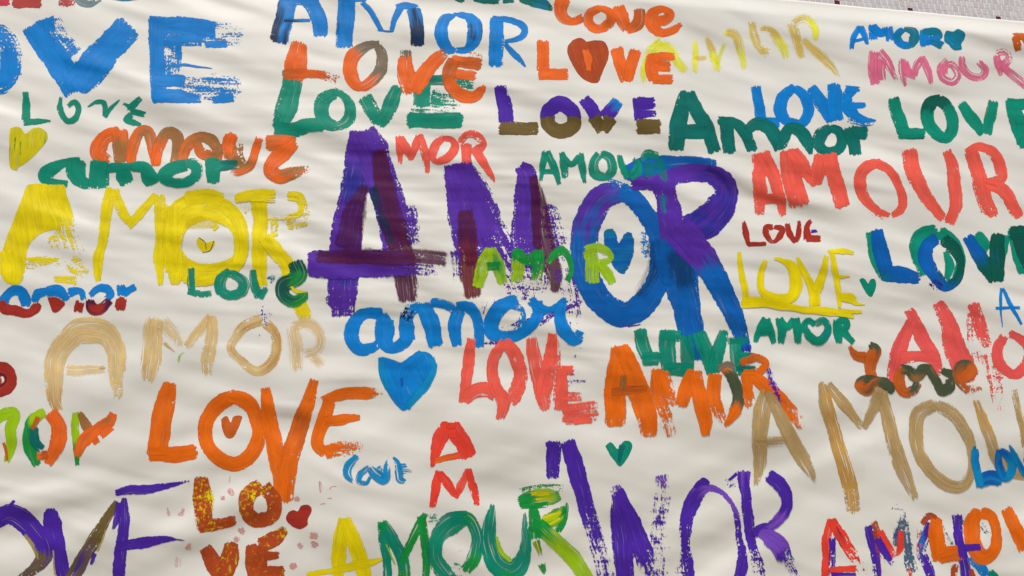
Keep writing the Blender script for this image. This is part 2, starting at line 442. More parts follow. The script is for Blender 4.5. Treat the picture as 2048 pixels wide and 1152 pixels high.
    def build(s, name, parent, origin):
        c = np.mean(s.V, 0); c[1] = 0
        me = bpy.data.meshes.new(name); me.from_pydata((np.array(s.V)-c).tolist(), [], s.F)
        for nm, data in (('a', s.A), ('b', s.B), ('c', s.C), ('d', s.D)):
            at = me.attributes.new(nm, 'FLOAT_VECTOR', 'POINT'); at.data.foreach_set('vector', np.array(data, np.float32).ravel())
        for nm, data in (('ca', s.ca), ('cb', s.cb)):
            at = me.attributes.new(nm, 'FLOAT_COLOR', 'POINT'); at.data.foreach_set('color', np.array(data, np.float32).ravel())
        me.materials.append(M_PAINT); me.polygons.foreach_set('use_smooth', [True]*len(me.polygons)); me.update()
        o = link(bpy.data.objects.new(name, me), parent); o.location = c-origin
        return o
# ---------------------------------------------------------------- the words
# W x,y  colour  second-colour  options ! label      a word; x,y is the origin, then quarter-pixel coordinates of the photograph
# L / H                                              a new letter / a new heart or mark of that word
# x,y,width[,dryness[,second-colour share]] ...      one brush stroke; "P" in front: a filled outline;  "| key=value" its own settings
COLOURS = dict(
 blue='#0078c6', deep='#0059a6', navy='#16304f', sky='#0a84bd', teal='#00846c', dteal='#056860', bluegreen='#12728c',
 orange='#de6322', burnt='#b9591f', brown='#96683a', pumpkin='#d96512', dirt='#776a58', purple='#47259a', violet='#502a98', indigo='#282888',
 maroon='#52193f', wine='#6b2028', olive='#66552c', yellow='#dac800', lemon='#e6e010', ochre='#d6bb4a', coral='#e8594a', red='#de4030',
 darkred='#9c2f25', pink='#d9688c', gold='#d9bb7d', bronze='#bd9046', tan='#b0935f', green='#118a3a', lime='#93bb14', darkgreen='#0b5347',
 rust='#a4441f', blush='#cf8c86', crimson='#c43a4c', brick='#a8403c', grey='#6f8488', salmon='#d9534f', lilac='#6f45b0', slate='#4b617c', black='#2c2a2c', mustard='#c7bd12', straw='#a89a4c', moss='#46503a')
DATA = r"""
W 0,0 brick crimson ! cut off red and grey lettering at the upper edge of the photo
L
-60,-5,100 75,0,90 | c=crimson
L
100,10,110 330,10,105
L
470,15,80,.45 600,15,90,.35
H
620,-30,70,.1 650,20,60,.2 720,30,60,.2 800,-20,60,.3 | c=grey d=brick
900,-12,30 1000,-2,20 1100,-8,22 | c=bluegreen
W 0,0 blue deep rag=7 st=.1 ! huge sky blue LOVE painted with a broad brush, cut off by the photo edge
L
-70,250,160,.1 40,310,150,.3 95,470,170,.12 60,630,170,.05 -60,690,170 | dr=.5
L
255,200,170 350,350,180 480,520,200 600,740,170 | rd=.15
360,150,140 390,230,90,.1 | rd=.1
400,180,170,.42 490,320,160,.5 590,440,150,.3 | rd=.1
560,520,170 640,700,180
1040,205,225,.12 900,350,215 760,520,250 600,700,200 | dl=.12
L
1195,205,135 1450,215,150 1600,225,150 1720,235,120,.15 | rd=.2
1195,320,85,.2 1450,320,85,.05 1620,320,85,.2
1580,270,200,.62 1760,275,200,.66 1945,280,190,.68
1252,150,120 1255,400,120 1262,640,120 1282,815,120 | rd=.2
1370,350,160,.45 1370,600,150,.5
1230,645,85 1430,645,90 1480,650,80,.4
1230,770,100 1450,772,100 1610,790,60,.2
1440,700,210,.68 1780,700,210,.55 1925,705,200,.66
1700,800,50,.1 1870,780,70,.2
1640,360,40 1815,350,60
1380,520,16 1480,522,24 1620,535,14 1700,548,5
W 0,0 teal teal ! small sea green Love with wavy letters under the broad sky blue capitals
L
207,735,40 212,850,62 200,960,64
190,975,56 300,970,48 405,972,18
L
487,772,22 478,870,48 530,965,45 600,955,48 632,875,45 595,815,45 545,855,34
L
700,852,14 770,822,34 830,830,44 842,935,40
835,935,36 890,865,36 960,802,12
L
1128,785,44,.3 1060,850,52 1040,890,40
985,822,18 1050,860,44
1040,885,50 1160,912,46
1050,915,46 1008,958,50 1070,985,46 1130,998,22
W 512,0 blue navy ml=0 ! dark blue AMOR with blackish brush edges along the photo's upper edge
L
270,-40,150,0,.1 225,150,140,0,.35 180,345,135,0,.5 | ml=.3 dl=.12
400,-60,140 450,40,120 505,170,115 515,292,105 | dl=.08
220,-10,100 480,-10,100 
225,163,26,0,.5 430,160,28,0,.4
L
727,-30,135,0,.1 712,200,132,0,.4 706,382,126,0,.15 | dl=.05
700,-2,30 880,2,22
850,12,40 930,120,42 1005,245,38
975,247,18 1090,247,18
1078,248,34 1120,130,50 1165,45,60
1122,62,46 1200,45,52 1290,62,48
1262,68,105,0,.5 1285,200,105,0,.55 1292,366,100,0,.75
L
1590,118,28 1510,160,85 1480,270,108 1525,380,85 1600,404,40
1600,404,40 1690,395,60 1742,310,118,0,.5 1745,200,115,0,.5 1690,135,60 1580,117,25 
L
1925,140,100 1922,340,112 1918,532,104
1890,150,46 2020,160,48 2130,205,52 2142,270,50 2080,318,44 1985,332,28
1985,345,34 2085,450,50 2155,535,22,.2
W 512,0 dteal bluegreen ! cut off dark green lettering touching the upper edge beside the orange cursive word
L
1610,-25,70 1665,12,30
L
1750,-40,90 1860,-5,70 1945,-2,60
L
1975,-10,70 2060,-12,70
2110,-25,80 2230,10,90,0,.5 2310,40,80,0,.8 2375,78,26
W 512,0 teal dteal rag=5 st=.35 ! broad sea green LOVE overlapped by the orange word above it
L
285,560,148,0,.3 285,700,150,0,.1 235,880,165 180,1030,110 | rd=.15
150,1020,90 260,1050,130 400,1010,110 545,1005,112
L
640,745,70,.05 545,790,120,.1 520,890,110 575,985,90 660,1010,70,.1 735,955,95,.1 750,860,85 700,770,60 620,730,50,.1
L
870,770,112 930,880,115 975,985,90 | dr=.05
1135,690,70 1090,800,115 1035,930,110 985,1005,80 | dl=.05
L
1345,645,70,0,.9 1500,640,80,.1,.4 1740,670,90,.45
1330,640,120,.1 1325,855,130,.05
1400,780,150,.35 1500,790,150,.5 1640,800,130,.7
1245,885,50,.6 1620,885,50,.6
1205,962,118 1420,965,120 1655,962,118 | rd=.6 mr=.2
W 512,0 orange burnt st=.4 rag=5 ! orange LOVE with a greyish brown letter O, overlapping the sea green word
L
355,340,115,0,.25 325,450,165 310,640,160
220,590,80,0,.8 420,590,64,0,.25 500,597,58,.05,.4 580,610,90,.5,.5 655,640,100,.5,.6 | dl=.1
L
990,342,40,0,.9 880,372,70,0,.8 780,440,110,.1,.25 748,540,110,.05,.0 775,640,110 840,690,75 930,650,90,0,.4 1000,550,95,0,.8 1010,440,85,0,.9 975,370,60,0,.8 | d=dirt dl=.0
L
1197,404,86,.35,1 1195,470,90,.35,1 | d=dirt
1188,455,105 1205,600,140 1250,742,130 
1530,405,70,.6,.9 1460,460,100,.1 1390,530,110,0,.2 1310,640,125,0,.1 1265,735,100 | d=dirt
L
1570,480,80,0,.3 1690,500,90,.05,.5 1800,520,95,0,.6
1700,450,70,.65,.5 1810,460,60,.6,.5
1590,590,80 1680,600,76,0,.2 1755,605,76,0,.3
1590,480,90,0,.6 1545,570,100,0,.8 1555,680,105,0,.3 1640,760,100,.08,.3 1740,775,90,.05,.2 1800,720,70,0,.2 1832,685,20
W 1024,0 orange burnt st=.35 ! orange cursive Love at the upper edge above the word with a heart
L
420,-20,110,0,.2 388,60,100 405,140,85 480,172,60 565,140,70,.1,.6
L
700,72,56,0,.4 615,110,72,0,.3 620,190,80,0,.3 690,232,64,0,.3 770,190,78,.1,.6 790,120,72,.1,.3 740,72,50,.1 665,65,40,.1
L
850,48,86 870,130,112 920,240,66
920,248,54,0,.3 1000,190,96,0,.6 1025,120,90,0,.7 1020,70,80,0,.7
L
1120,170,80 1220,165,80 1270,110,66 1200,72,54 1120,115,90 1115,195,100 1190,262,70 1290,240,60,0,.2 1358,192,30,0,.4
W 1024,0 orange burnt st=.18 ! orange LOVE whose letter O is a solid brown heart
L
245,325,92,0,.1 245,570,92,0,.2
210,595,86,0,.1 448,595,88,0,.3
H
P 600,335,0,0,.75 548,302 480,325 440,395 460,470 520,580 590,645 685,662 725,570 768,470 770,385 728,330 655,322 | d=rust an=75
585,400,46 605,470,64,0,.1 612,570,30 
L
835,385,94 870,520,100 905,650,80
992,400,90,0,.2 955,520,90,.05,.3 925,645,66,.1
W 1024,0 lemon ochre k=.72 st=.5 sf=5 rag=6 en=12 ! faint bright yellow AMOR in blurry strokes, its first letter under an orange E
L
1200,320,90,.1 1110,400,90,.06 1055,540,64 1055,665,56
1185,340,90,.15 1270,410,90,.05 1330,500,80,.03 1390,575,76
1120,400,110,.3 1220,380,110,.35 | k=.5
L
1462,320,50,.3 1468,440,60,.05 1466,585,54
1450,470,40,.2,.6 1560,460,50,.3,1 | k=.7
1545,300,50,.1,1 1590,380,66,.1,.9 1610,460,70,0,.2 1655,572,66
1700,330,40,.35 1650,470,50,.2 1640,530,50,.1
1690,265,50,.2 1750,265,80,.15,.9 1800,310,80,.1,.8 1830,420,70,0,.4 1862,565,44
L
1910,165,60,.15,.8 1935,290,84,.08,.8 1990,400,60,.12,.7 2060,450,50,.3,.7
1975,235,50,.25,1 2060,240,70,.2,1 2120,300,90,.08,.6 2170,390,84,.02,.1 2200,480,60,.1
1990,380,60,.4,1 2060,400,60,.4,.8 | k=.6
L
2235,180,80,.2,1 2270,300,90,.05,1 2320,470,60,.1,.6
2240,190,60,.25,.8 2340,150,80,.25,.6 2420,220,70,.2,.1 2430,330,54,.2
2320,315,60,.05,1 2450,430,84,.05,1 2550,530,70,.1,1 2620,640,26,.3,.6
W 1024,0 orange burnt st=.3 ! orange letter E painted over the pale yellow word
L
1095,495,110,0,.3 1190,455,70,0,.2 1300,460,50,.05,.1 | rd=.5
1135,450,110,0,.2 1115,550,100 1140,640,80
1140,530,70,0,.3 1265,530,80,.15,.4
1125,632,76 1285,632,72
W 512,0 purple olive st=.12 ! purple LOVE whose lower halves are dipped in olive brown
L
1948,686,90 1985,830,110 2000,985,110
1945,1030,98,0,1 2258,1030,98,0,1 | dl=.05
L
2330,965,108 2335,890,115 2432,832,126 2530,890,110 2548,960,104 | rd=.1
2332,935,108,0,1 2345,1000,110,0,1 2432,1052,116,0,1 2535,1010,108,0,1 2545,935,104,0,1 | rd=.1 c=mustard
L
2625,790,90 2690,880,100 2720,950,95 | rd=.1
2895,805,86,0,.7 2845,880,110,0,.4 2790,950,110 | rd=.1 d=blue
2700,935,96,0,1 2768,1050,84,0,1 | rd=.1
2840,940,104,0,1 2780,1050,70,0,.95 | c=mustard
L
3055,780,96 3075,960,84 | rd=.1
3050,825,92 3190,825,92
3060,915,58 3200,912,50
3045,1012,112,0,.9 3235,1012,112,0,.85 | c=mustard rd=.3
W 1536,0 blue deep st=.15 rag=5 ! bright blue LOVE sitting on top of the dark green word
L
-95,685,72 -72,850,84 -60,980,80 | rd=.5
-80,968,72 90,978,72
L
215,698,60,.05 125,770,92 95,880,96 150,965,80 230,985,60
215,700,60 290,770,84 322,880,88 280,980,76 200,995,40
L
345,700,76 430,830,112 520,965,86
525,668,96,.15 530,800,125,.1 550,965,110
L
690,715,56 632,770,88 645,870,100 730,945,70 862,965,20
620,712,56 735,716,36
640,850,76 780,835,34,.1
640,950,60,.5 780,985,60,.55 850,975,30,.5
W 1536,0 dteal teal st=.15 rag=4 ! dark green Ammor with rounded humps right under the blue LOVE
L
-645,735,105 -680,850,120 -715,1000,140 -740,1205,115 | dl=.06
-640,745,95 -560,900,110 -490,1020,110 -425,1220,96 | dl=.06
-740,1062,112 -480,1050,110 | mr=.2 d=bluegreen
L
-390,955,50 -340,1000,100 -320,1120,100 -300,1225,96
-400,965,60 -280,975,70 -190,1050,90 -125,1210,80
-170,1050,70 -90,995,96 20,1040,110 110,1195,110
120,1140,90 165,1040,80 250,1040,100 315,1130,100 345,1235,24
L
500,1025,60 425,1075,110 410,1160,90 470,1205,60 560,1195,76 595,1130,80 560,1050,76 490,1020,50
L
650,1018,110 680,1110,110 700,1240,88
680,1052,84 790,1068,100
W 1536,0 blue bluegreen st=.3 ! small blue AMOR followed by a little heart, near the upper paper edge
L
735,212,52 688,300,46 672,395,34
740,215,56 772,290,46 795,358,30,.2
688,325,26 775,312,26
L
832,200,60 842,318,70
838,212,66 895,268,60 950,240,60
958,215,64 978,325,62
L
1085,232,44,0,.4 1030,290,66,0,.6 1060,350,64,0,.3 1130,362,50,0,.5 1170,310,76,0,.9 1160,250,66,.1,.9 1090,228,34,.05,.8
L
1250,236,80,0,.5 1262,366,90,0,.2
1240,250,44,0,.5 1335,255,64,0,.8 1372,290,44,0,.6 1300,312,46,0,.5
1290,312,60,0,.3 1390,370,60,0,.6
H
P 1408,285,0,0,.9 1428,245 1480,252 1520,232 1572,262 1572,310 1548,350 1545,397 1482,400 1448,362 1410,328 | st=.15
1430,290,30,.3 1460,340,26,.4 1490,370,20,.5 | c=sky
W 1536,0 pink pink k=.86 st=.5 en=9 ! dusty pink AMOUR in thin streaky brushwork below the little blue word
L
855,415,70 835,520,80 858,672,70
900,470,90 900,640,80,.1
890,410,60,.15 960,510,70 1030,650,26,.4
L
1080,470,50,.1 1070,560,60 1100,695,30,.3
1085,490,50 1120,580,66 1180,625,44
1160,600,60,.1 1200,500,60 1235,465,50
1225,462,60 1280,570,54 1300,672,30
L
1430,480,56,.15 1380,540,56,.05 1395,620,60 1470,655,56,.2 1515,600,56,.25 1475,520,56,.1 1425,535,40,.1 1420,590,36 
L
1555,455,46 1560,540,60 1620,605,60 1700,615,56,.1 1732,560,56 1690,490,46
L
1830,440,50,.2 1840,520,66,.1 1860,605,26,.4
1830,430,50,.35 1890,415,56,.35 1930,460,50,.35 1880,520,80,.2
1870,520,60,.1 1950,600,66,.1 2070,690,60
W 1536,0 burnt orange ! cut off orange brown letter at the extreme right near the upper paper edge
L
1955,295,50 2150,295,60
1985,300,70 2005,410,44,.2
2060,300,70 2120,420,60
W 1536,0 teal darkgreen st=.15 rag=5 ! dark green LOVE at the right edge above the large coral word
L
1005,785,86,0,.5 1030,900,100,0,.2 1085,1070,100,0,.1
1040,1065,94 1255,1070,76 | ml=.5
L
1385,790,60,0,.9 1300,830,110,0,.8 1270,930,96,0,.3 1310,1030,96 1400,1100,88,0,.2 1460,1060,96,0,.3 1475,950,92,0,.2 1430,850,90,0,.5 1360,800,90,0,.9
L
1545,825,66 1620,930,94 1725,1065,76
1800,808,70,.05,.3 1778,930,90,0,.3 1745,1070,76 | dl=.1 d=brown
L
1945,810,100 1990,960,120,0,.3 2050,1150,110,0,.2 | dr=.05
1905,830,84 2150,830,84
1990,965,70 2150,960,60
2010,1140,84 2150,1150,84
W 0,250 mustard green st=.35 ! yellow green heart beside the left photo edge
H
P 80,30,0,0,.08 130,12 170,30 205,70 260,30 320,22 375,65 372,130 290,230 210,298 150,340 135,366 92,352 74,300 72,150 | ml=.35 an=95
120,100,10,.1,.9 120,200,8,.2,.9 | c=green k=.6
165,130,10,.1,.9 165,240,8,.2,.9 | c=green k=.5
W 0,250 orange brown st=.3 rag=4 ws=1.1 ! orange cursive amour turning brown in its middle letters
L
960,60,100,0,.2 850,95,90,0,.3 790,170,120,0,.1 790,240,110,0,.1 880,280,60,0,.3
955,40,100,0,.2 965,160,125,0,.7 975,300,100,0,.6
L
1050,325,60,0,.2 1060,190,80,.03,.4 1115,60,70,.03,.55 1190,60,80,.03,.6 1220,180,76,.03,.5 1248,325,50,0,.2
1248,320,60 1270,170,80,.05,.4 1335,60,80,0,.8 1420,95,90,0,.95 1420,200,80,0,.95 1400,305,70,0,.5 | d=brown
L
1462,290,60,0,.3 1500,170,80,.03,.4 1590,95,70,.03,.55 1690,120,80,0,.65 1745,210,70,.1,.7 1755,290,30,.2
1570,130,50,.1,.6 1610,220,80,.1,.5 1700,235,66,.05,.6 1790,170,50,.15,.8 | d=brown
L
1855,65,90,0,.2 1835,160,90,0,.3 1850,275,90,0,.5 | rd=.7
1910,150,60,.5,.6 1905,260,80,.5,.7 1960,340,60,.25,.5
1850,360,60,.45,.4 1920,375,60,.15,.4 2005,320,60,.05,.5 2045,200,60,0,.4 2075,100,50,.1,.3
L
2130,145,110,.05,.4 2240,135,100,.0,.4 2370,135,56,0,.2
2365,150,60 2270,220,110,0,.3 2180,310,100,0,.2 2170,370,100,.1,.2 2240,415,100,.05,.5 2330,390,90,.1,.6 2480,350,40,.5,.5
W 0,250 teal dteal st=.12 ws=1.12 rag=4 ! sea green cursive amor overlapping the orange cursive word
L
640,290,60 530,300,50 420,345,90 365,400,110 395,460,70 540,470,46
610,285,130 610,380,140 655,455,90 725,480,60
L
800,285,135 790,400,145 795,505,130,.2 | dr=.06
860,350,56 950,345,64 990,410,120 1020,470,90
880,335,50 1060,335,50
1050,335,60 1150,345,80 1195,420,120 1225,475,84
L
1500,320,76,0,.3 1380,350,90,0,.3 1315,410,100 1380,460,60 1490,460,70 1575,400,76,.05 1560,320,84,.05 1480,305,50
L
1690,265,94 1700,370,100 1705,465,76
1710,335,80 1800,325,70,0,.6 1905,312,50,.15,.9
W 0,250 yellow lemon st=.08 rag=7 k=.97 ! very large yellow AMOR with a tiny heart inside the O
L
P 215,480,0,0,0 300,468 420,478 515,480 535,560 580,720 560,760 500,740 480,830 420,840 330,870 240,950 210,1060 195,1160 130,1275 60,1260 0,1180 10,1040 60,880 130,700 185,560 | an=80 rag=9
60,1000,120 100,1180,200,.05 75,1265,110,.1 | rd=.4
440,490,170 460,620,170,.05 500,720,160,.2 560,900,150,.62 620,1060,150,.7
420,880,130,.4 500,960,160,.6
230,1085,40 460,1078,24,.1 
180,1110,80,.5 520,1080,100,.7
430,1235,40,.1 610,1245,66,.2
560,1090,140,.62 690,1190,130,.62
L
890,505,60 870,600,90 840,780,84 812,980,72 790,1060,84 785,1250,44
900,530,100,.1 960,650,84,.22 1030,775,60,.25
1020,805,62 1120,705,68 1250,558,46
1275,560,84,.35 1285,700,90,.1 1285,900,80,.05 1275,1060,90 1283,1280,36 | dr=.1
L
1640,650,215 1480,700,230 1400,850,150 1390,1000,130 1460,1130,160 1600,1195,170 1760,1170,150 1900,1090,110 1940,950,90 1900,800,140 1800,700,200 1640,640,200
1400,1000,120 1400,1200,110 1395,1275,50
1370,640,110 1365,820,110 1365,1020,120 1370,1180,90
1480,590,110 1640,570,110 1780,600,110
1850,690,90 1910,800,100 1930,1000,110 1900,1120,90
1480,1200,120 1600,1240,100,.1 1740,1230,80,.1
1480,790,90,.2 1640,780,100,.1 1760,790,90,.1 | k=.45 sf=4
1700,830,50,.3 1740,800,40 
1350,700,60,.3 1340,1000,50,.3 
H
P 1568,930,0,0,.3 1590,900 1622,918 1648,938 1690,928 1722,935 1705,975 1660,1018 1620,1015 1585,975 | d=olive
1590,903,6,0,1 1640,940,8,0,1 1650,1000,6,0,1 | d=olive
1715,930,6,0,1 1680,1000,8,0,1 1620,1018,6,0,1 | d=olive
L
2065,570,130 2080,750,110 2075,1000,120 2075,1150,110 2100,1290,60
1880,590,60,.05 2010,565,90 2200,570,110,.15
1950,650,80,.7 1960,700,60,.7
2300,570,70,.25 2390,580,80,.2 2420,660,70,.25 2370,730,66,.35 2140,745,26,.2
2300,800,90,.5 2430,760,100,.55 2460,660,60,.7
2200,740,70,.4 2195,890,50,.5 | 
2110,890,90 2190,990,120 2290,1110,110 2300,1230,90
2370,1390,90,.05 2420,1480,110,.15 2455,1560,100,.45 | 
W 512,250 violet indigo rag=11 st=.22 ! giant purple AMOR across the middle, its A crossed by a wine stained bar
L
850,50,190 830,250,220,0,.4 790,500,210,0,.7 745,720,220,0,.1 720,950,240 700,1200,250,0,.6 690,1350,230,.02,.3 700,1530,170,.2 | dl=.18 rd=.1
640,1400,170,.3 590,1450,100,.35
860,50,190 930,200,250 1010,450,250,.02 1080,650,250,.04 1130,850,280,.08 1160,980,260,.1 | dr=.25 rd=.1
1240,650,90,.62 1270,950,90,.45
870,480,70,0,.2 790,700,190 740,950,230 720,1010,230 | c=maroon d=violet k=.62 rag=12 st=.3 sf=5
985,200,110,.1 1030,500,170 1100,800,190 1170,1050,190 1200,1250,180 1215,1420,150 | c=maroon k=.8 rag=9 st=.25 d=navy mr=.2 sf=3
930,500,60,.3 1010,760,60,.3 1080,960,60,.35 | c=navy k=.8
415,1110,200 600,1115,230 900,1110,220 1150,1110,200,.15 1350,1130,190,.62 1500,1140,160,.72 | rd=.35 dl=.1
480,1060,90 800,1055,130 1100,1060,140 1350,1060,140,.1 1525,1080,140,.2 | c=maroon k=.75 d=wine ml=.3 st=.3 sf=4
560,1090,60,.1 760,1090,60,.2 | c=wine k=.4 sf=8
H
1605,312,200 1650,550,250 1700,750,300 1760,950,330,.1 1820,1080,260,.45 | rd=.1 dr=.1
1640,320,170 1780,560,200,.03 1880,800,200,.12 2000,1050,240,.5 2110,1250,280,.66 2150,1380,250,.7 | dr=.15 rd=.1
1670,680,110,.1,.1 1690,850,150,0,.3 1700,1050,160,0,.9 1710,1200,160,0,1 1740,1385,130,0,1 | c=maroon d=wine k=.8 rag=8 st=.25 sf=3
1600,1000,90,.5 1620,1250,80,.68 
2110,325,90 2165,400,160 2170,600,200,.02 2160,850,230,.06 2170,1050,300,.4 2180,1250,300,.62 2130,1390,220,.66 | rd=.1 dl=.1
2320,640,150,.45 2400,900,160,.5 2440,1100,120,.6 | dr=.2
2215,400,60,.1 2260,600,120,.05 2290,850,170 2330,1050,170,.02 2390,1220,130,.05 2385,1340,60,.1 | c=maroon k=.75 rag=10 sf=3
2480,1150,200,.75 2530,1450,150,.78 2560,1800,140,.86
1900,1400,200,.84 1850,1700,160,.86 2500,1450,40,.2 2560,1455,40,.3
60,1450,140,.86 60,1700,140,.9
2580,1780,200,.86
H
2920,530,150,0,.45 2760,590,200,0,.62 2670,740,215,0,.55 2625,930,205,0,.4 2630,1150,205,0,0.05 2740,1390,195 2935,1515,190 3110,1420,190,0,.15 3215,1240,175,0,.1 3250,1050,190 3210,880,140,0,.0 3130,730,140,.02 3020,590,140 2900,520,140,0,.5 | c=deep d=violet rag=9 st=.2
2800,450,60,.55 3000,520,60,.5 | c=blue
3110,860,70,.45 3120,1060,70,.5 | c=blue
3180,940,160,.1 3200,1120,150,.05 3060,1380,110,.2 | c=navy k=.35 rag=14 sf=8
2920,1600,16,.3 2990,1612,14,.2 3080,1595,8,.4 | c=violet
L
2950,395,100,0,0 3100,345,170 3300,325,150 3500,305,110,0,.1 3680,330,90,.15 | c=deep d=violet rag=7
3000,475,90,.05 3200,455,120 3400,400,130,0,.2 3600,385,140,0,.4 3730,450,170,0,.4 3760,570,190,0,.5 3680,700,240,0,.5 3560,800,250,0,.6 3430,850,230,0,.5 | c=violet d=indigo rag=9 dr=.0
3600,345,60,.1 3720,420,70,.1 3790,540,60,.3 | c=indigo k=.5 sf=8
3250,420,170 3290,620,170,.02 3340,850,230,0,.3 3380,1050,320,0,1 3400,1250,260,0,1 3440,1450,210,0,1 3480,1650,190,0,1 3535,1880,90,0,1 | c=violet d=deep rag=8 rd=.2
3250,900,200,.1 3260,1100,160,.15 3300,1300,90,.3 | c=deep k=.75 sf=8 rag=12
3310,1000,180,.05 3400,1130,230,.02 3440,1330,170,.1 | c=navy k=.45 sf=14 rag=14
3380,900,200,.1 3560,1060,180,.1 | c=indigo k=.5 sf=14 rag=14
3250,560,60,.3 3270,700,50,.3 | c=bluegreen k=.8
3370,820,260 3500,980,240,0,.1 3620,1130,200,0,.5 3700,1280,180,0,1 3790,1450,160,0,1 3860,1620,130,0,1 3925,1810,80,0,1 | c=violet d=deep rag=8
3900,1780,90,.5,1 3950,1900,70,.7 | c=blue
H
P 2782,870,0,0,.45 2795,838 2850,830 2882,875 2903,940 2938,880 2980,855 3018,885 3024,1000 3005,1080 2975,1150 2945,1190 2900,1180 2850,1120 2808,1010 2785,950 | c=deep d=bluegreen st=.1
W 512,250 coral red st=.25 rag=4 ws=1.06 ! small coral MOR squeezed between the giant purple A and M
L
1145,90,46,.05 1150,200,56 1150,310,26,.1
1150,105,66 1210,200,66 1245,280,36
1240,270,40 1275,170,60 1305,80,36,.1
1310,80,50,.1 1350,220,62 1370,385,36,.1
L
1510,100,36 1440,150,66 1415,230,60 1440,290,40 1530,270,66 1590,190,64 1570,125,50 1490,105,36
L
1680,150,80 1685,305,66
1630,140,50,.1 1690,80,50,.15 1770,85,60,.2 1825,150,44,.1 1770,195,70
1740,180,70 1810,290,66 1915,450,26,.1
W 1024,250 teal dteal st=.3 k=.93 ! small green AMOUR whose last letters run over the big blue R
L
272,212,50 245,320,52 228,455,26
280,215,60 330,330,62 378,480,30
232,372,40 350,372,40
L
395,218,40 420,330,64,.05 425,425,44,.2
400,240,50 470,310,50 545,255,50
555,215,34,.2 565,340,58 583,465,28
L
700,235,64 655,300,66 665,385,84 750,410,60 800,350,76 785,265,70 710,225,50
L
858,240,38 878,330,56 930,415,60
940,420,60 1000,370,80 1005,300,50 960,265,26
L
1040,285,40,.2 1080,235,70,.2 1165,250,60,.2
1100,300,100 1095,415,64 | k=.5
1170,260,60 1195,380,70 1240,460,24,.2 | k=.5
W 1536,250 coral red st=.25 rag=5 ! tall coral AMOUR with strokes of a flat brush at the right
L
-65,225,130,.1 -60,330,120 -70,420,100 -60,520,110 -70,720,66,.1
-50,225,110,.1 20,360,100 80,520,90 120,725,50,.15
-80,595,74 140,590,84,.05
L
150,200,110 180,380,150 255,650,150,.05 | dl=.0
190,200,90 270,320,120 385,475,70
430,235,100 410,340,130 385,475,70
485,230,120 535,430,120 600,655,116,.1
L
900,300,60,.1 790,330,90 735,430,96 760,560,90 860,670,60 980,725,30
880,310,76 980,370,66 1040,480,66 1078,590,70 1060,680,66 990,725,40
760,600,40,.6 860,710,60,.6 980,745,30,.6
L
1125,195,110 1155,350,124 1240,540,110 1340,680,84 1400,750,70 | dl=.22
1430,205,66,.25 1475,330,96,.12 1495,500,100 1500,650,100 1445,785,80,.02
L
1620,210,110 1675,380,110 1730,580,124,.05 1785,740,110,.3 | dl=.25
1590,225,56 1680,178,66 1790,215,76,.1 1855,320,96,.05 1860,430,84,.05 1720,470,66
1740,470,80 1870,520,96 1950,630,100,.03 2000,740,80,.15
W 1024,250 darkred rust st=.1 ! little dark red LOVE with a heart-shaped O below the coral capitals
L
1848,770,28 1870,860,50 1895,965,36
1885,955,36 2030,948,34
H
2085,818,44 2035,825,50 2035,880,50 2085,935,30 2140,890,50 2155,830,50 2095,815,36 
L
2195,790,44 2225,870,50 2270,945,36
2290,765,26 2290,850,44 2270,940,36
L
2395,760,30 2360,820,46 2370,915,70
2350,905,62,0,.0 2465,905,44,0,.0
2390,848,28 2440,845,26 | c=purple
W 1536,250 teal indigo st=.15 rag=5 ! deep green LOVE overpainted with dark blue strokes at the right edge
L
840,850,104,0,0 870,1060,110 935,1200,110
870,835,90,0,1 900,1000,120,0,1 955,1200,110,0,1 | c=deep d=deep
900,1195,110,0,.4 1060,1200,130,0,.8 1215,1230,76,.1,.9 | c=dteal d=deep
L
1355,850,110 1230,900,150 1200,1030,120 1270,1190,110
1370,850,100 1480,940,96 1540,1080,76 1510,1220,70
1420,1010,40 1450,1130,70 1430,1240,40
1350,905,90,0,.6 1270,970,100,0,.9 1265,1090,110,0,.9 1340,1210,100,0,.6 1420,1290,80,0,.6 1510,1230,70,0,.4 1545,1110,60,0,.1 1490,990,96,0,.0 1400,910,90,0,.3 | c=darkgreen d=deep
1300,1260,90,.55,1 1380,1310,60,.5,1 | c=indigo
L
1640,890,150 1750,1010,110 
1880,880,110 1850,1060,100
1595,890,80,0,1 1700,1070,110,0,.5 1820,1240,110,0,.2 | c=darkgreen d=deep
1835,870,104,0,.4 1830,1060,120,0,.3 1840,1255,90,0,.2 | c=darkgreen d=deep
L
1985,820,140 2020,1020,140 2060,1180,110 | c=teal
2000,830,150 2060,1040,120 2110,1150,110 | c=darkgreen d=black ml=.3
1930,860,100 2160,860,100 | c=darkgreen
W 512,250 lime green st=.4 k=.9 ! lime and green AMOR painted over the legs of the giant purple word
L
1870,990,70 1820,1120,110,.02,.3 1775,1300,80,.1,.2
1870,990,90,0,.2 1930,1120,100,0,.6 1975,1270,70,0,.3
1850,1130,66,0,1 1945,1130,60,0,.9
L
2090,1000,90,.1,.9 2100,1100,110,.1,.4 2080,1255,80,.3,.3
2060,1010,70,.1,.9 2180,1080,90,.15,.9 2260,1020,70,.1,.9
2260,1000,80,0,.9 2260,1130,90,.05,.7 2240,1240,70,.3,.5
L
2340,1110,30,0,.5 2390,1030,70,0,.8 2450,1005,70,0,.9 2500,1060,50,0,.9 2520,1160,40,.1,.9 2490,1250,50,.3,.9
L
2670,1000,100 2690,1140,110,0,.1 2690,1262,100
2635,1005,60 2730,980,70,0,.2 2820,1020,60,0,.2 2830,1070,46 2740,1100,60
2740,1105,60 2810,1190,84 2850,1265,56,.05
W 0,500 blue deep st=.1 ws=1.22 ! small blue cursive amor with blood red lower parts at the left edge
L
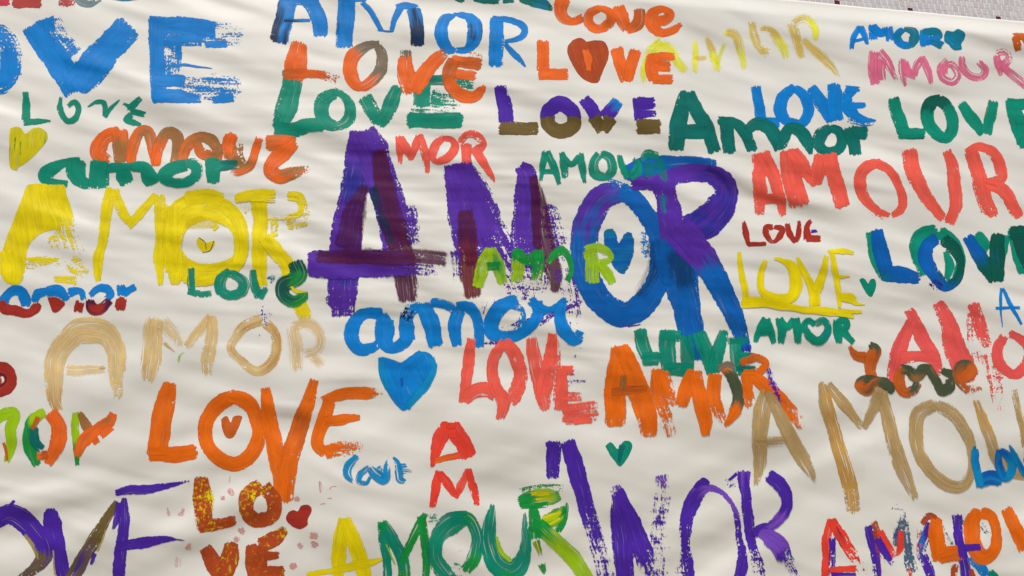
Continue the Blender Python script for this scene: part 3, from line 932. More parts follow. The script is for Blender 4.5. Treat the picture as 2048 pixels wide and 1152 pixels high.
70,435,40 30,400,56 80,340,60 160,330,64 200,400,70 205,450,56
10,410,40,0,0 40,470,70,0,.1 130,485,66,0,.3 220,505,56,0,.3 285,460,60,0,.1 290,425,50 | c=darkred d=wine
L
278,415,40 300,350,60 380,325,50
375,335,60 470,330,76 540,400,40
550,340,60 640,330,40,0,0 668,395,34 | d=sky
P 378,382,0,0,.1 450,378 518,420 512,445 470,490 422,496 398,432 | c=darkred
645,415,60,0,.2 620,495,50,.05,.4 | c=darkred d=wine
L
725,365,40 780,310,44 850,310,60 885,355,50 850,395,36
715,400,50,0,.9 735,465,76,0,.4 800,475,70,0,.3 880,400,46,.1,.9 | c=darkred d=maroon
L
968,280,50 970,365,56
990,345,50 1085,292,40 | d=sky
975,380,66 962,480,66 | c=darkred rd=.8
W 0,500 teal dteal k=.93 st=.45 en=6 ! green Love painted across the feet of the large yellow word
L
1530,145,50,.1 1532,250,56,.0 1530,340,56,.1
1505,335,50,.15 1600,348,50,.15 1692,355,54,.3
L
1840,165,50 1770,230,80,.05 1765,320,84,.05 1840,365,70,.05 1930,330,84,.05 1945,250,80,0,.4 1880,200,60,0,.3 1810,190,44
L
2020,160,50,.1 2040,290,70,.05,.3 2075,375,80,0,.3
2075,380,70 2130,300,40,.2 
2150,240,60,.5 2200,210,30,.5 | c=bluegreen
L
2360,90,110,0,.9 2390,190,130,0,.4 2340,250,110,0,.4 2270,280,120,0,.8 2270,360,100,0,.7 2340,410,90,0,.5 2420,380,80,0,.3 2455,335,20 | d=darkgreen c=green
2335,290,20 2370,325,34 2450,335,8 | c=yellow
W 0,500 gold bronze k=.78 st=.55 en=16 rag=5 sf=2.5 ! large sand gold AMOR at the left in watery streaks
L
485,1300,50,.2,.5 440,1200,110,.1,.6 430,1000,160,.05,.2 460,830,170,.08,.3 540,720,180,.1,.2 640,650,210,.15,.1 760,640,210,.2,.3 870,690,180,.1,.1 930,820,150,.1 940,970,130,.12,.2 940,1080,110,.25,.3 945,1200,60,.5
530,960,90,.1 700,960,90,.15 850,950,60,.3 | k=.55
790,945,20,.1,1 845,948,16,.2,1
L
1240,540,130,.4 1225,650,150,.2 1215,850,160,.05,.3 1195,950,140,.2,.4 1180,1060,80,.4,.2
1290,570,130,.15 1370,650,120,.2 1460,780,70,.3 | k=.5 sf=6
1310,745,40,.1,.5 1400,815,14,.2,.5
1490,780,70,.25 1600,640,90,.15,.3 1690,520,60,.15,.3
1700,520,80,.15,.4 1695,700,100,.1,.2 1665,850,110,.25 1655,1010,70,.5
1480,815,10,.1 1440,850,22,.2 1428,900,24,.2 | c=lime
L
2100,560,100,.1,.4 1960,610,90,.1,.6 1870,720,70,.15,.2 1850,790,70,.1,.5 1930,890,70,.1,.5 2050,970,80,.1,.3 2160,920,90,.15,.6 2215,800,84,.1,.5 2200,670,84,.1,.6 2120,590,90,.1,.5
L
2340,600,110,.1 2360,720,130,.1,.3 2370,860,130,.1 2380,980,80,.2 | sf=8 k=.6
2330,610,90,.15 2470,590,110,.12 2560,680,90,.15,.3 2545,790,80,.2,.3 2430,840,100,.1 | sf=8 k=.6
2480,840,90,.1 2590,925,90,.15 | sf=9 k=.6
W 0,500 darkred rust st=.12 ! dark red round letter cut off by the left photo edge
L
-60,935,70 40,950,90 90,1030,80 60,1110,84 -30,1150,70
-60,1040,130 10,1040,110 | c=rust d=wine ml=.3
-40,1000,30,0,1 30,1000,24,0,1 45,1050,20,0,1 0,1090,20,0,1 | d=wine
W 512,500 blue deep st=.22 rag=5 ! bright blue cursive amor under the giant purple word
L
1010,510,90 880,505,80 790,580,105 765,700,115 830,795,100 930,780,80,0,.1 985,740,60
1010,505,80 1030,620,150 1030,730,130 1090,790,84 1180,740,90 1230,690,80
1090,560,30 1085,620,20 | c=sky
L
1215,730,110 1200,620,120,.05 1220,500,100,.45 1320,440,70,.1 | ml=.1 d=sky
1190,560,110,.5 1230,470,80,.5 | c=navy
1330,430,90 1390,560,140 1445,770,110 | d=sky ml=.15
1400,420,70 1500,430,70 1590,480,60
1610,765,76 1590,620,100,.02 1620,480,100,.15 | d=sky ml=.2
1600,450,60 1710,460,90 1780,590,80 1785,775,70
L
2090,400,80,.05 1970,450,110 1890,560,120 1890,660,110 1990,700,90 2110,670,80 2200,600,90 2260,500,90,.02 2240,410,90,.2
2040,430,60,.1 2110,470,60,.35 2130,560,50,.5 2080,630,60,.3
L
2190,400,80,.2 2280,470,70 2370,470,50 2480,390,50,.1
2450,420,70,.15 2430,520,90,.05 2460,640,110 2540,720,90 2615,700,30
2560,670,80 2620,665,20
H
P 978,860,0,0,.35 1020,856 1100,878 1168,900 1240,845 1330,812 1400,835 1432,905 1425,960 1370,1060 1290,1130 1200,1280 1120,1240 1040,1120 985,1000 | an=60 d=sky st=.2
1340,830,90,0,.4 1250,900,90,0,.3 1180,960,80 1160,1100,70,0,.2 1180,1230,60 | d=sky
1400,860,50,0,1 1420,950,46,0,.9 1370,1070,60,0,.8 1290,1150,70,0,.9 1210,1270,40,0,1 | d=sky
1000,880,50,0,1 1010,980,46,0,.9 1060,1110,44,0,.7 | d=sky
1160,1030,22,.1,1 1170,1090,20,.1,1 | c=sky
W 512,500 coral red st=.45 rag=6 en=12 ! coral red LOVE left of the faint violet smudge, with bristle streaks
L
1722,705,66 1700,880,88 1675,1080,84 1665,1220,70 | st=.1
1665,1195,90 1750,1130,110,.02 1840,1120,110,.02 1920,1140,120,.05
L
1990,730,70 1910,850,84 1890,980,80 1920,1100,96 1980,1220,110 1950,1355,60
1990,730,80 2070,830,110,.1 2115,970,110,.1 2095,1110,120,.12 2020,1210,120,.1
L
2205,700,74 2225,850,110,.02 2270,1050,125 2300,1180,120,.1 2310,1280,70,.4
2372,665,60 2355,830,100,.1 2320,1020,120,.1 2290,1160,110,.1
2400,720,50,.4 2410,950,50,.45 2400,1200,50,.4
L
2440,960,62 2540,958,66 | rd=.6 st=.1
2455,930,60 2445,1080,90 2440,1280,110,.1
2440,1165,70 2600,1170,56,.25 
2450,1320,150,.15 2600,1300,160,.25 2730,1290,160,.5
2540,1365,50 2680,1355,60,.02 | rd=.4
2490,1040,170,.84 2640,1050,150,.86 | c=purple
W 1024,500 teal dteal st=.25 k=.93 rag=5 ! green LOVE crossing the foot of the big blue R
L
1025,632,90 1045,760,110 1080,860,100
1040,870,100,.02 1180,870,104 
L
1240,640,120 1240,820,130 1265,970,110
1190,680,80 1350,690,84,.02
1390,680,90 1400,850,110 1405,990,90 | k=.85
1240,950,100,.02 1440,965,110
L
1485,660,110 1555,830,120 1610,990,86
1700,645,60,.1 1650,800,110 1610,980,84
L
1790,700,90 1790,850,90 1810,975,80
1720,728,60,0,.2 1885,715,50 | k=.6
1800,855,90 1940,850,50,0,.7
1800,965,76,0,.6 1945,965,76,0,.7
W 1536,500 teal bluegreen st=.12 ! small sea green AMOR whose O is an open heart
L
-25,545,46 -65,630,66 -100,735,36
-15,550,66 20,650,62 45,752,40
-60,665,50 20,660,40
L
92,545,64 108,650,70 108,745,50
95,560,60 150,612,56 205,558,60
220,545,56 236,650,72 240,748,46
H
375,598,44 325,568,50 290,610,54 325,690,64 400,728,70,0,.2 460,680,62,0,.6 476,615,56,0,.3 435,568,56 375,598,44
L
550,555,60 560,650,76 570,745,46
560,552,46 615,565,64 630,615,50 585,640,50
590,640,60 680,748,40
W 1536,500 yellow lemon st=.15 rag=3 ! thin yellow LOVE underlined with one long yellow stroke
L
-235,10,30 -210,190,46 -175,390,54
-180,400,56 -20,400,46
L
-25,85,36 -62,200,50 -50,330,56 60,390,72 180,375,80 225,270,100 195,140,84 110,85,36 45,72,22
L
232,55,26 280,150,44 340,280,66 370,360,80 375,445,92
465,45,34 435,190,64 385,330,76
L
508,5,36 530,150,50 555,300,46 572,460,28
475,12,22 600,8,46 690,25,26,.3
545,212,36 660,208,10
570,375,60 660,385,76 705,430,30 775,438,6
H
-215,425,70 0,432,60 200,465,52 400,485,60 560,500,60 690,535,26
560,490,40 750,498,26
W 1536,500 teal green st=.15 ! tiny green heart beside the long underlined yellow word
H
P 730,240,0,0,.1 750,222 780,240 803,268 815,240 850,230 865,265 855,320 828,374 795,358 760,305 | an=70
W 1536,500 blue deep st=.15 ! thin bright blue capital A at the right edge
L
1868,305,24 1862,420,26 1872,615,8,.1
1880,305,26 1940,440,36 2030,600,20
1822,465,24 2012,458,22
2050,840,20 2070,900,30
W 1536,500 salmon coral st=.2 rag=6 ! tall red AMO crossed by a brown cursive word
L
1120,478,84,.42 1160,540,80 1230,700,116 1320,850,100 1370,1000,60,.35 | dr=.05
1150,560,70 1070,730,110 1030,870,124 1000,1065,100 | dl=.1
1060,865,96 1200,850,84 1370,880,100,.05
L
1350,425,90,.42 1440,580,124 1490,760,170 1570,950,180 1660,1020,90,.1 | dl=.08
1640,425,90,.25 1680,560,100,.2 1720,680,100,.1 1765,770,56,.1
1640,500,90,.5 1640,740,100,.62
1660,820,110,.72 1680,920,140,.76
1780,830,150,.7 1810,1000,130,.66 1850,1280,60,.66
L
1890,690,70 1835,790,80 1855,910,90,.03 1950,990,70 2040,950,90 2090,830,80 2050,730,70 1930,670,56 | dl=.03
1960,1000,60,.4 1880,960,60,.5
W 1536,500 burnt moss st=.25 ws=1.1 ! brown and bottle green cursive Love over the red capitals
L
652,765,20 700,840,60 780,860,80,0,.3
815,745,30,0,1 850,800,90,0,.5 820,880,96,0,.2 815,960,76 840,1040,66
880,1050,60,0,.8 780,1030,60,0,.8 735,1080,84,0,.3 790,1125,70,.05,.5 850,1060,60,.1,.5 930,1070,84,0,.7 1010,1125,66,0,1
L
1060,950,60,0,.4 1045,1060,84,0,.2 1090,1140,70,0,.3 1170,1120,70,.05,.7 1205,1060,60,.2,.6
1060,950,60,0,.5 1130,965,70,.05,.8 1180,1010,84,0,.5 1240,960,90,0,.7 1300,960,60,0,.6 | c=brown
L
1280,950,60,0,.6 1340,1050,60,0,.7 1390,1125,80,.05,.8 1455,1090,80,0,.9 1440,1030,40,.1,1 | c=brown
L
1385,955,40,0,1 1450,990,60,0,.9 1560,1010,90,0,.2 1620,960,84,0,.1 1585,915,60,0,.6 1530,940,70,0,.5 1510,1020,60,0,.4 1560,1100,50,.4,.3 1640,1150,40,.3
1580,1120,60,.5 1700,1100,40,.6
W 1024,700 pumpkin burnt st=.25 rag=6 ! orange AMOR with a dark green arc in its O, hanging below the green word
L
865,-30,140 850,150,170 825,350,170 830,610,150,.03
870,-30,110 950,150,140,.02,.2 1010,330,170,0,.2 1080,530,160,.02,.4 1090,690,130,.06,.2
800,335,60,0,.7 1075,310,50,0,.5
895,293,9,0,1 1050,290,9,0,1 | c=black
890,200,40,.1,1 890,320,50,.2,1 | d=brown
L
1165,150,90 1165,300,120,.02,.2 1180,430,110,.3 1230,560,120,.55 1260,690,90,.7
1200,180,110 1240,320,110,.25 1290,440,90,.6
1450,160,80 1410,280,130 1350,450,90,.05
1460,170,110 1500,380,120,.02 1540,560,110,.05,.3 1545,680,60,.1
L
1625,190,110 1610,350,104,.02 1640,480,100,.25 1690,600,70,.6
1690,150,40,.1,.4 1760,220,84,0,.75 1810,360,90,0,.85 1780,490,90,0,.3 1700,610,30 | d=moss
1650,150,50,.2,1 1720,115,50,.1,1 1780,140,40,.2,1 | d=dirt c=brown
L
1870,180,80 1880,330,76,.1 1900,470,120,.72
1830,110,60,0,.7 1950,60,56,.1,.7 2030,110,50,.1,.4 1960,180,66,.1,.5 1850,185,50
1920,200,80 2030,290,104,0,.2 2140,390,100,.1 2230,500,110,.45 2330,610,80,.62
2050,150,40,.6 2080,250,60,.6 2170,480,40,.6 | c=purple
W 1024,700 teal dteal st=.2 ! green heart standing alone between the orange AMOR and the tall purple word
H
P 748,770,0,0,.1 775,742 800,742 850,790 885,735 920,724 955,745 958,790 925,860 865,932 815,880 775,825 | an=60
880,760,50,0,.6 860,860,30,0,.8 865,905,20,0,.4
W 1536,700 tan bronze k=.86 st=.6 en=14 rag=5 ! tall sand brown AMOU in streaky watery paint at the lower right
L
-20,320,70,.05 -50,480,130,.05,.3 -70,700,124,.03,.2 -65,880,100,.08,.3 -95,1090,36,.3,.2
-10,335,60 70,480,90,.03,.1 170,680,110,.03,.1 275,870,116,.03,.2 385,1060,24,.3
-100,725,84,.1 150,725,50,.35
L
425,250,36,.1,.4 455,400,104,.02,.4 510,600,104,.02,.6 585,850,110,.02,.6 650,1080,120,.03,.7 690,1300,100,.25,.6 | mr=.3
470,270,60,0,.3 600,430,90,.03,.1 765,635,44,.15
760,630,44,.1 840,460,90,.05 890,300,70,.1
905,330,90,.03,.1 960,560,104,.02,.2 1020,800,110,.03,.3 1090,980,116,.03,.3 1180,1190,50,.3,.1
L
1330,435,90,.12 1210,500,110,.1 1180,640,104,.05,.1 1200,800,100,.05,.2 1300,970,90,.05,.3 1440,1080,100,.1,.1 1560,1080,84,.08 1625,960,66,.05,.1 1630,790,76,.05,.2 1560,620,90,.06,.1 1450,490,100,.08,.1 1310,430,80,.1
L
1650,390,36,0,.8 1710,540,76,0,.6 1775,720,90,0,.4 1820,860,90,.03,.3 1900,960,90,.05,.3 2060,1000,70,.1,.1
1965,320,50,.45 2000,470,50,.2,.3 2040,650,60,.1,.4 2060,780,50,.1,.4
W 1536,700 sky deep st=.2 ! small bright blue LOV at the right edge over the sand brown U
L
1650,765,22,0,.5 1650,880,54,0,.6 1690,1100,44
1675,1075,60,0,.2 1740,1035,108,0,.6 1800,1022,116,0,.6 1870,1035,90,0,.5 | rd=.6
1650,800,60,0,.4 1665,950,60,0,.5 1695,1090,60
L
1845,790,40,0,.6 1840,900,62,0,.6 1885,1020,66,0,.5 1940,980,70,0,.3 1950,900,66,0,.4 1900,830,66,0,.6 1850,800,40,0,.6
L
1930,750,12,0,.5 1970,850,46,0,.5 2060,1010,50,0,.4
2080,720,60 2050,900,20 | c=dteal
W 0,700 pumpkin burnt st=.22 rag=4 ! big orange LOVE with a brown heart inside its O
L
1360,262,90,.05 1335,380,150,0,.1 1290,590,160,0,.1 1255,860,160
1190,835,100 1400,838,120,0,.2 1575,812,110,0,.2 | rd=.5
L
1870,365,110 1740,440,120 1650,590,110 1660,750,110 1760,870,110 1890,910,110 2010,830,120 2065,680,104 2040,510,110 1960,405,120 1840,365,100,0,.1 | dr=.03
H
P 1768,555,0,0,.9 1815,528 1845,578 1870,530 1932,528 1928,565 1893,655 1850,706 1802,690 1775,620 | an=100
L
2125,300,60 2150,500,120 2195,740,130,0,.1 2240,950,140,.03,.1 2265,1220,110,.1
2515,235,64,.02 2470,400,100,.03,.3 2410,580,130,.0,.6 2360,740,140,.08,.5 2300,950,150,.15,.3 2280,1200,120,.15
L
2575,400,56 2700,360,90,0,.3 2820,345,96,0,.3 2940,345,90,.1,.1 3060,330,40,.75
2640,410,90 2600,530,110 2555,640,96 2540,760,96 2600,825,80,.05
2600,570,70 2740,555,84,0,.2 2880,540,40,.15
2600,820,96,.2 2740,790,110,.5 2900,780,100,.6
W 0,700 lime green st=.3 ! lime, green and orange lettering MOR at the left edge
L
-70,560,110,0,.3 40,515,90,0,.1 110,520,90,0,0 85,640,90,0,.2 85,780,76,.02,.1 50,900,40,.1 
30,740,24,.1,1 50,800,24,.1,.9 60,880,24,.1,1 | d=burnt
L
360,500,60,0,.1 270,550,90,0,.3 230,660,84,0,.9 240,790,100,0,1 300,920,60,0,1 | d=green
270,620,60,0,1 290,740,80,.05,1 340,790,60,.1,1 | c=dteal d=dteal
310,540,40,.1,1 260,640,30,.2,1 | d=burnt
400,500,100,0,.1 465,600,110,0,.1 460,750,120,0,.2 380,910,60,.1,.1 | c=orange d=burnt
300,850,60,.1,1 380,840,70,.05 | c=burnt d=orange
L
610,500,60,0,.2 600,650,60,0,.1 615,925,30,0,1
640,500,40,0,.9 690,600,76,0,.8 740,680,60,0,.3 780,750,50,0,.2 | c=orange d=brown
610,850,50,.05,.4 680,720,100,.03,.4 780,630,90,0,.3 870,570,90,0,.4 905,505,50,0,.2 | c=orange d=brown
810,690,50 900,620,50 | c=orange
W 512,700 sky deep st=.6 k=.9 rag=6 ! small smeared sky blue love between the orange word and the red letters
L
805,845,40 740,930,64 730,1000,64 775,1055,24,.2
L
910,935,36,.1 840,990,50 820,1050,40,.2 880,1065,40,.1 910,1010,30,.2
L
910,940,44,.1 960,1000,90 1030,1040,70 1040,960,70,.15 1050,880,14,.4
980,950,40 1000,930,20,.2
L
1095,855,22,.1 1130,900,40,.1 1140,980,60 1150,1040,60 1195,1055,34
1150,930,50,.25 1215,925,30,.5
1160,965,50 1250,975,30,.4
W 512,700 red coral st=.25 rag=5 ! two stacked red letters A and M standing alone at lower centre
L
1535,585,76 1480,690,124 1445,800,84 1405,940,26,.1 
1560,600,120 1640,720,136 1710,860,110 
1530,650,120 1600,640,120
1425,885,46,0,.6 1640,840,56,0,.4 | d=orange
L
1457,965,46,.05 1440,1100,76 1408,1258,44,.05
1465,980,56 1540,1080,66 1600,1160,50 
1600,1190,30 1640,1090,64,0,.7 1692,955,40,0,.5
1700,950,50 1735,1100,62 1768,1240,40,.1
W 0,864 purple mustard rag=5 st=.3 ! dark violet OVE with yellowish streaks in the lower left corner
L
-70,720,150 80,660,150 220,740,170,0,.05 330,880,160,0,.2 350,1000,130,.03,.6 280,1090,90,.08,.6 150,1190,60,.15,.7 | d=olive
200,820,30,.3,1 280,950,30,.25,1 300,1020,20,.3,1 | d=straw k=.8
85,595,34 115,550,22
L
400,610,90 420,740,150 470,950,110,.02,.1 520,1190,110,.02,.2 | rd=.8
425,950,14,.3,1 440,1150,16,.3,1 | d=straw
940,560,60,0,.9 860,680,70,.03,.8 760,850,104,.08,.7 680,980,100,.06,.6 570,1180,110,.05,.6 | d=olive
960,570,60 930,700,50,.1 900,780,20,.2 | 
780,950,16,.3,1 850,780,14,.3,1 | d=straw
760,970,40 730,1060,20,.1
L
990,525,36 995,680,84 975,880,90 955,1060,96 950,1190,90
925,490,44 1050,462,76 1200,455,70 1380,420,40 1530,385,10,.4
945,920,70 1150,885,90 1320,858,50 1400,858,20 1480,870,8,.3
W 0,864 rust yellow st=.15 rag=6 sp=1 ! rust red and yellow speckled LOVE stacked in two lines at the bottom
L
1605,360,100,.05,.35 1620,540,150,0,.38 1640,780,130,0,.3
1590,750,110,0,.3 1700,745,100,0,.36 1885,705,70,0,.2
1680,470,60,.55,.9 1705,640,50,.6,1
L
2090,425,110,0,.4 1985,500,124,0,.42 1975,640,110,0,.3 2060,710,110,0,.2 2180,660,110,0,.25 2185,530,110,0,.25 2110,430,110,0,.4
L
1640,920,90,.05,.2 1700,1040,140,0,.2 1800,1190,140,0,.2
1850,880,90,.03,.3 1840,1000,140,0,.32 1790,1160,120,0,.25
L
2060,900,170,0,.2 2050,1060,170,0,.25 2080,1200,160,0,.2
2080,910,120,0,.25 2200,850,120,0,.25 2280,770,50,.05,.5
2080,990,90,0,.2 2235,985,50,.1,.1
2080,1130,120,0,.2 2275,1120,100,.05,.2
H
P 2288,680,0,0,.1 2308,642 2348,625 2383,632 2408,592 2450,580 2488,597 2492,640 2462,692 2458,742 2400,776 2338,756 2294,712 | c=darkred d=red
W 0,864 blush darkred k=.62 st=.6 rag=3 ! scattered pale red fingertip prints around the speckled word and dark red heart
H
2380,515,44 2380,555,46 | rd=.9
H
2475,825,50 2545,832,50 | rd=.9
H
2485,895,48 2545,912,46 | rd=.9
H
2380,930,60 2420,890,40 | rd=.9
H
2330,1050,50,.1 2350,1095,60,.3 | rd=.8
H
2555,395,22 2565,480,22
H
1335,590,36,.5 1355,670,24,.4 | k=.4
H
1470,610,20,.2 1450,660,40,.5 1420,650,16,.3 | k=.5
H
1770,540,50,.35 1795,510,34,.3 | rd=.9
H
1835,455,46,.2 1860,505,40,.2
H
1920,765,46,.1 1950,815,44,.2 | rd=.9
H
1890,835,48,.15 1900,880,44,.2 | rd=.9
H
1495,945,48,.1 1530,895,36,.3 | rd=.9
H
1425,1000,50,.5 1420,1080,46,.6 | k=.35
H
2690,435,10,.1 2650,440,8 2640,460,8,.3
H
2650,530,12 2620,530,8
H
2600,570,12 2560,575,8
H
1842,355,14,.3 1835,400,14,.4
W 512,864 yellow mustard st=.12 ! pointed yellow capital A with a long slanted bar at the bottom edge
L
705,690,70 680,840,110 660,1000,116 655,1190,70,0,.1
715,690,70 770,830,116 830,1000,124 875,1190,100,0,.1
410,1140,44 600,1108,40 750,1075,64 880,1050,70,0,.1 1010,1022,24
W 512,864 teal green st=.4 rag=5 k=.95 en=10 ! green AMOUR with lime streaks at the bottom, its first letter yellow
L
1000,715,50,0,.9 1020,850,76,0,.3 1045,1000,70,0,.2 1050,1190,60,0,.2
1010,720,66,0,.6 1090,850,90,0,.2 1170,1020,96,0,.4 1190,1190,90,0,.8
1355,645,40,0,.7 1310,740,66,0,.9 1220,930,60,0,.9 1170,1050,50,0,1
1320,680,66,0,.9 1345,850,66,0,.9 1360,1020,60,0,1 1355,1190,50,0,1 | ml=.2
1040,900,14,.1,1 1110,1060,14,.1,1 | d=lime
1380,690,60,.6 1450,680,60,.4 | k=.7
L
1700,680,90,.05,.6 1560,730,180,.03,.4 1450,850,110,.03,.3 1430,980,116,.03,.3 1480,1090,130,.08,.4 1560,1190,110,.4,.3
1560,700,110 1690,690,90,.02,.6 1755,790,90,0,.4 1770,900,84,0,.3 1740,1010,110,.02,.7 1670,1110,80,.2,.6
1560,1120,160,.7 1680,1140,100,.7
1500,960,60,.82 1690,980,60,.84
L
1898,575,30 1870,720,90 1865,880,130,.0,.1 1920,1040,170,.02,.3 2030,1110,170,.06,.5 2110,1060,150,.04,.2 2150,950,90,0,.2 2155,800,60,0,.2 2150,640,16
1920,830,20,.1,1 1960,960,40,.2,1 2040,1030,40,.25,1 | d=lime
L
2100,560,70,.15,0 2180,535,120,.03,.3 2280,520,140,.02,.6 2380,515,110,.1,.5 2430,500,60,.3,.3 | c=green d=lime rd=.3
2120,585,50,.1 2250,590,44,.05 2340,575,40,.15 | c=green
2110,470,40,.62 2300,440,50,.65 2450,450,60,.68 | c=green
2200,500,26,.15,1 2340,490,36,.1,1 | c=mustard d=mustard
2240,540,20,.2,1 2360,530,24,.2,1 | c=mustard d=mustard
2215,590,60,0,.2 2225,680,90,0,.1 2240,770,110,.02,.2 2250,850,120,.1,.3 | c=green d=teal
2480,560,26,.05 2475,640,44 2450,720,60,.03 2410,800,50,.1 | c=green
2470,600,30,.02,.3 2420,655,110,0,.6 2350,705,120,.02,.6 2290,700,70,.1,.8 | c=green d=lime
2440,640,22,.1,1 2290,690,30,.2,1 | c=mustard d=mustard
2430,690,20,.15,1 2330,740,26,.2,1 | c=mustard d=mustard
2215,720,120,0,.1 2330,810,110,.02,.4 2450,920,116,.02,.7 2560,1040,124,.03,.8 2650,1190,110,.15,.9 | d=lime c=green
2240,870,60,.1,.3 2275,990,30,.3,.5 | c=green d=mustard
2250,880,14,.2 2265,960,12,.2 | c=mustard
2280,1050,60 2310,1140,30 | c=green
W 1024,864 purple lilac rag=7 st=.22 ! tall purple AMOR at the bottom, its legs broken by dry brush marks
L
330,75,112 328,220,112,.02 328,370,90,.2
440,72,120,.02 500,250,130,.02 560,480,130,.03 590,600,130,.12 630,720,130,.5 680,880,130,.52 720,1020,130,.55 760,1190,140,.5
L
810,440,110,.75,1 850,520,100,.03 860,700,150 885,900,160 905,1190,130,.02 | rd=.1
865,460,50 930,640,110 1000,820,140 1050,960,150,.15 1100,1080,160,.5 1150,1190,170,.6 | rd=.1
1200,345,105,.4,1 1205,450,110,.72,1 1195,620,150,.7 1180,800,160,.72 1175,1000,160,.76 1160,1190,200,.6
1190,690,90,.3 1150,700,40,.2
1130,875,70,.3 1210,870,60,.5
L
1430,1190,80,.05 1400,1060,110,.3 1390,930,70,.35 1385,810,84,.25 1395,690,104,.05 1440,570,120,0,.2 1500,480,110,0,.5 1580,450,56,0,.8 1680,490,40,0,.8 1760,580,36,0,.9 1800,700,46,.15,.3 1820,850,50,.2,.2 1840,950,64,.05 1840,1080,90 1815,1190,80,0,.5
1460,450,30 1530,400,60 1575,420,30
1350,1080,90,.6 1360,1180,90,.6
L
1850,310,100,0,.6 1850,400,90,0,.4 1870,520,76,0,.1 1890,700,84 1910,850,76,.05 1930,950,70,.3 1970,1080,100,.55 2000,1190,100,.5
1740,385,26,.1 1800,335,26
1730,430,110,.72,.5 1790,380,60,.7
2045,345,90 2130,410,110 2190,500,90,.02,.1 2195,600,84,.02,.2 2140,690,80,0,.7 2060,750,64,0,.6 1975,770,60 1940,830,56 
1980,800,50,.1,1 2060,840,130,.05,.9 2130,910,140,.08,.8 2180,1000,120,.35,.2 2230,1090,100,.62 2280,1190,110,.66
W 1536,864 red purple rag=6 st=.35 en=9 ! red and violet AMOR with broken dry strokes in the lower right corner
L
492,695,44 470,850,70 462,1000,64 455,1190,50
510,700,60,0,.2 570,810,90,0,.4 640,930,84,.35,.3 740,1060,96,.72,.4 780,1150,100,.75,.6 | d=maroon
515,850,50,.05 512,1000,50,.3 508,1180,50,.1 | c=purple
490,1105,46 705,1092,50
505,1142,36 705,1140,30 | c=purple
L
800,750,56,.15 835,880,76 865,1030,66,.1 880,1190,60,.4 | c=purple
850,715,44,.3 880,850,60,.1 900,1000,60,.5 915,1180,50,.6 | c=rust
890,790,50,.1 950,900,56 1010,1000,50,.5
870,850,56 930,960,56,.1 1000,1060,40,.5 | c=purple
1075,620,36,.75 1065,720,80,.55 1040,830,80,.3,.5 1030,910,50,.2 | c=slate d=purple
1075,790,50,.1 1065,900,70 1040,990,26
1100,720,50,.6 1120,880,70,.5 1140,1050,90,.5 1160,1190,80,.6 | c=slate
1120,1100,50,.6 1130,1190,60,.6
990,595,40,.85 1080,600,40,.85 | c=slate
L
1235,740,40,.1 1290,675,50,.05 1350,720,60 | c=rust
1310,735,90,.02,0 1260,850,70,.3 1230,960,84,.5 1270,1050,84,.3 1310,1180,60,.1 | c=purple
1240,800,50,.6 1225,1000,50,.6 | c=blue
1205,780,40,.6 1210,960,44,.55
1390,740,20,.5 1470,900,30,.6 | c=slate
L
1515,660,80,.2 1515,780,66,.05 1540,920,70 1570,1080,84 1590,1190,80 | c=purple
1545,690,70,.65 1560,780,50,.7 | c=slate
1620,990,76,.3 1720,1100,80,.3 1760,1190,60,.5 | c=blue
1490,1060,60,.4 1490,1180,40,.3 | c=rust
1620,1100,40,.3 1650,1190,50,.3 | c=rust
H
1700,740,40,.6 1770,830,40,.7 | c=slate
W 1536,864 pumpkin burnt st=.25 rag=4 ! orange LOV overlapping the last letters of the violet word
L
1345,690,80 1345,830,124,.02,.2 1385,1030,120,0,.3 | dl=.05
1370,990,124,0,.3 1570,965,110,0,.5
L
1690,625,76 1630,740,120,.02,.4 1640,900,124,0,.3 1720,1000,116,0,.1 1810,940,90 1825,810,76,.02,.1 1785,680,80 1700,640,90
1560,925,60 1700,918,50 | c=purple
1530,880,50 1560,1010,60 | c=purple
L
1905,610,84 1975,760,104 2060,940,110
W 1536,864 teal dteal ! sea green blob cut off by the bottom edge
H
1780,1110,50 1830,1200,80
"""
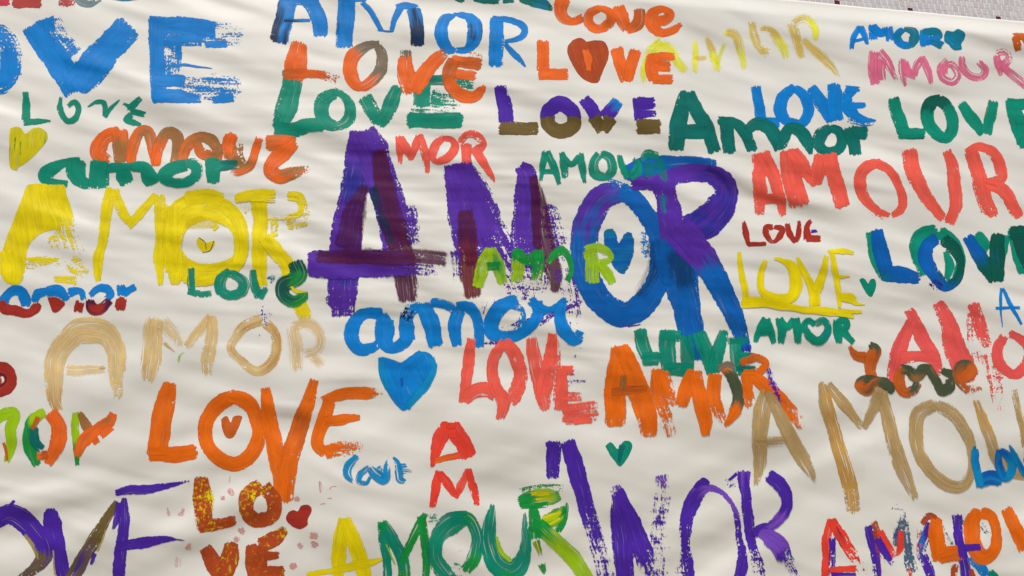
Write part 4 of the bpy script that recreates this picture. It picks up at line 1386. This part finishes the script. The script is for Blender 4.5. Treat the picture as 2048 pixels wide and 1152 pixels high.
# ---------------------------------------------------------------- build
def base(name): return np.clip(lin(COLOURS[name])/K, 0.004, 0.9)
def build_words(sheet):
    org = np.array(sheet.location)
    cur = None; word = None; kind = None; let = None; wo = None
    n = 0
    def flush():
        nonlocal let
        if let is not None and let.V: let.build(kind, word, np.array(word.location)+org)
        let = None
    def parse(tok, into):
        for t in tok.split():
            k, v = t.split('=')
            if k == 'c': into['ca'] = base(v)
            elif k == 'd': into['cb'] = base(v)
            else: into[k] = float(v)
    for line in DATA.strip().splitlines():
        line = line.strip()
        if not line: continue
        if line[0] == 'W':
            flush()
            head, label = line[2:].split('!'); hs = head.split()
            ox, oy = map(float, hs[0].split(','))
            wo = dict(ca=base(hs[1]), cb=base(hs[2]), k=1.06, rag=5, en=8, sf=.3, st=.2, rd=.4, dl=0, dr=0, ml=0, mr=0, an=0, sp=0, ws=1.0)
            parse(' '.join(hs[3:]), wo)
            word = None; wlabel = label.strip(); first = True
        elif line in 'LH':
            flush(); let = Letter(); kind = 'letter' if line == 'L' else ('finger_print' if 'fingertip' in wlabel else 'painted_heart' if 'heart' in wlabel and 'AMOR across' not in wlabel else 'letter')
        else:
            body, _, op = line.partition('|'); o = dict(wo); parse(op, o)
            poly = body.startswith('P'); toks = body.lstrip('P').split(); pts = []; last = [0, 0, 20, 0, 0]
            for t in toks:
                v = [float(q) for q in t.split(',')]
                p = [ox+v[0]/4, oy+v[1]/4, (v[2] if len(v) > 2 else last[2])/4, v[3] if len(v) > 3 else 0, v[4] if len(v) > 4 else 0]
                last = v+last[len(v):]; pts.append(p)
            if word is None:
                x, z = wall(pts[0][0], pts[0][1])
                word = empty('painted_word' if 'print' not in wlabel else 'finger_prints', sheet, (float(x)-org[0], 0, float(z)-org[2])); word['label'] = wlabel
                if wlabel.startswith('yellow green heart') or wlabel.startswith('tiny green heart'): word.name = 'painted_heart_shape'
            if len(pts) == 1: pts.append([pts[0][0]+4, pts[0][1]+2]+pts[0][2:])
            (let.fill if poly else let.stroke)(pts, o); n += 1
    flush()
    return n

# the pavement at the foot of the wall, below the frame: it throws warm light up at the sheet
gm = bpy.data.meshes.new('ground'); gm.from_pydata([(-30, -40, 0), (30, -40, 0), (30, 0.06, 0), (-30, 0.06, 0)], [], [(0, 1, 2, 3)])
gm.materials.append(plain('sandy_paving', (0.27, 0.215, 0.135), 0.9, 0.2, 4)); gm.update()
go = link(bpy.data.objects.new('ground', gm)); go['kind'] = 'structure'
nt_ = build_wall()
SHEET = build_sheet()
ns_ = build_words(SHEET)
print('tiles', nt_, 'strokes', ns_, 'layers', max(LAYER.values()))
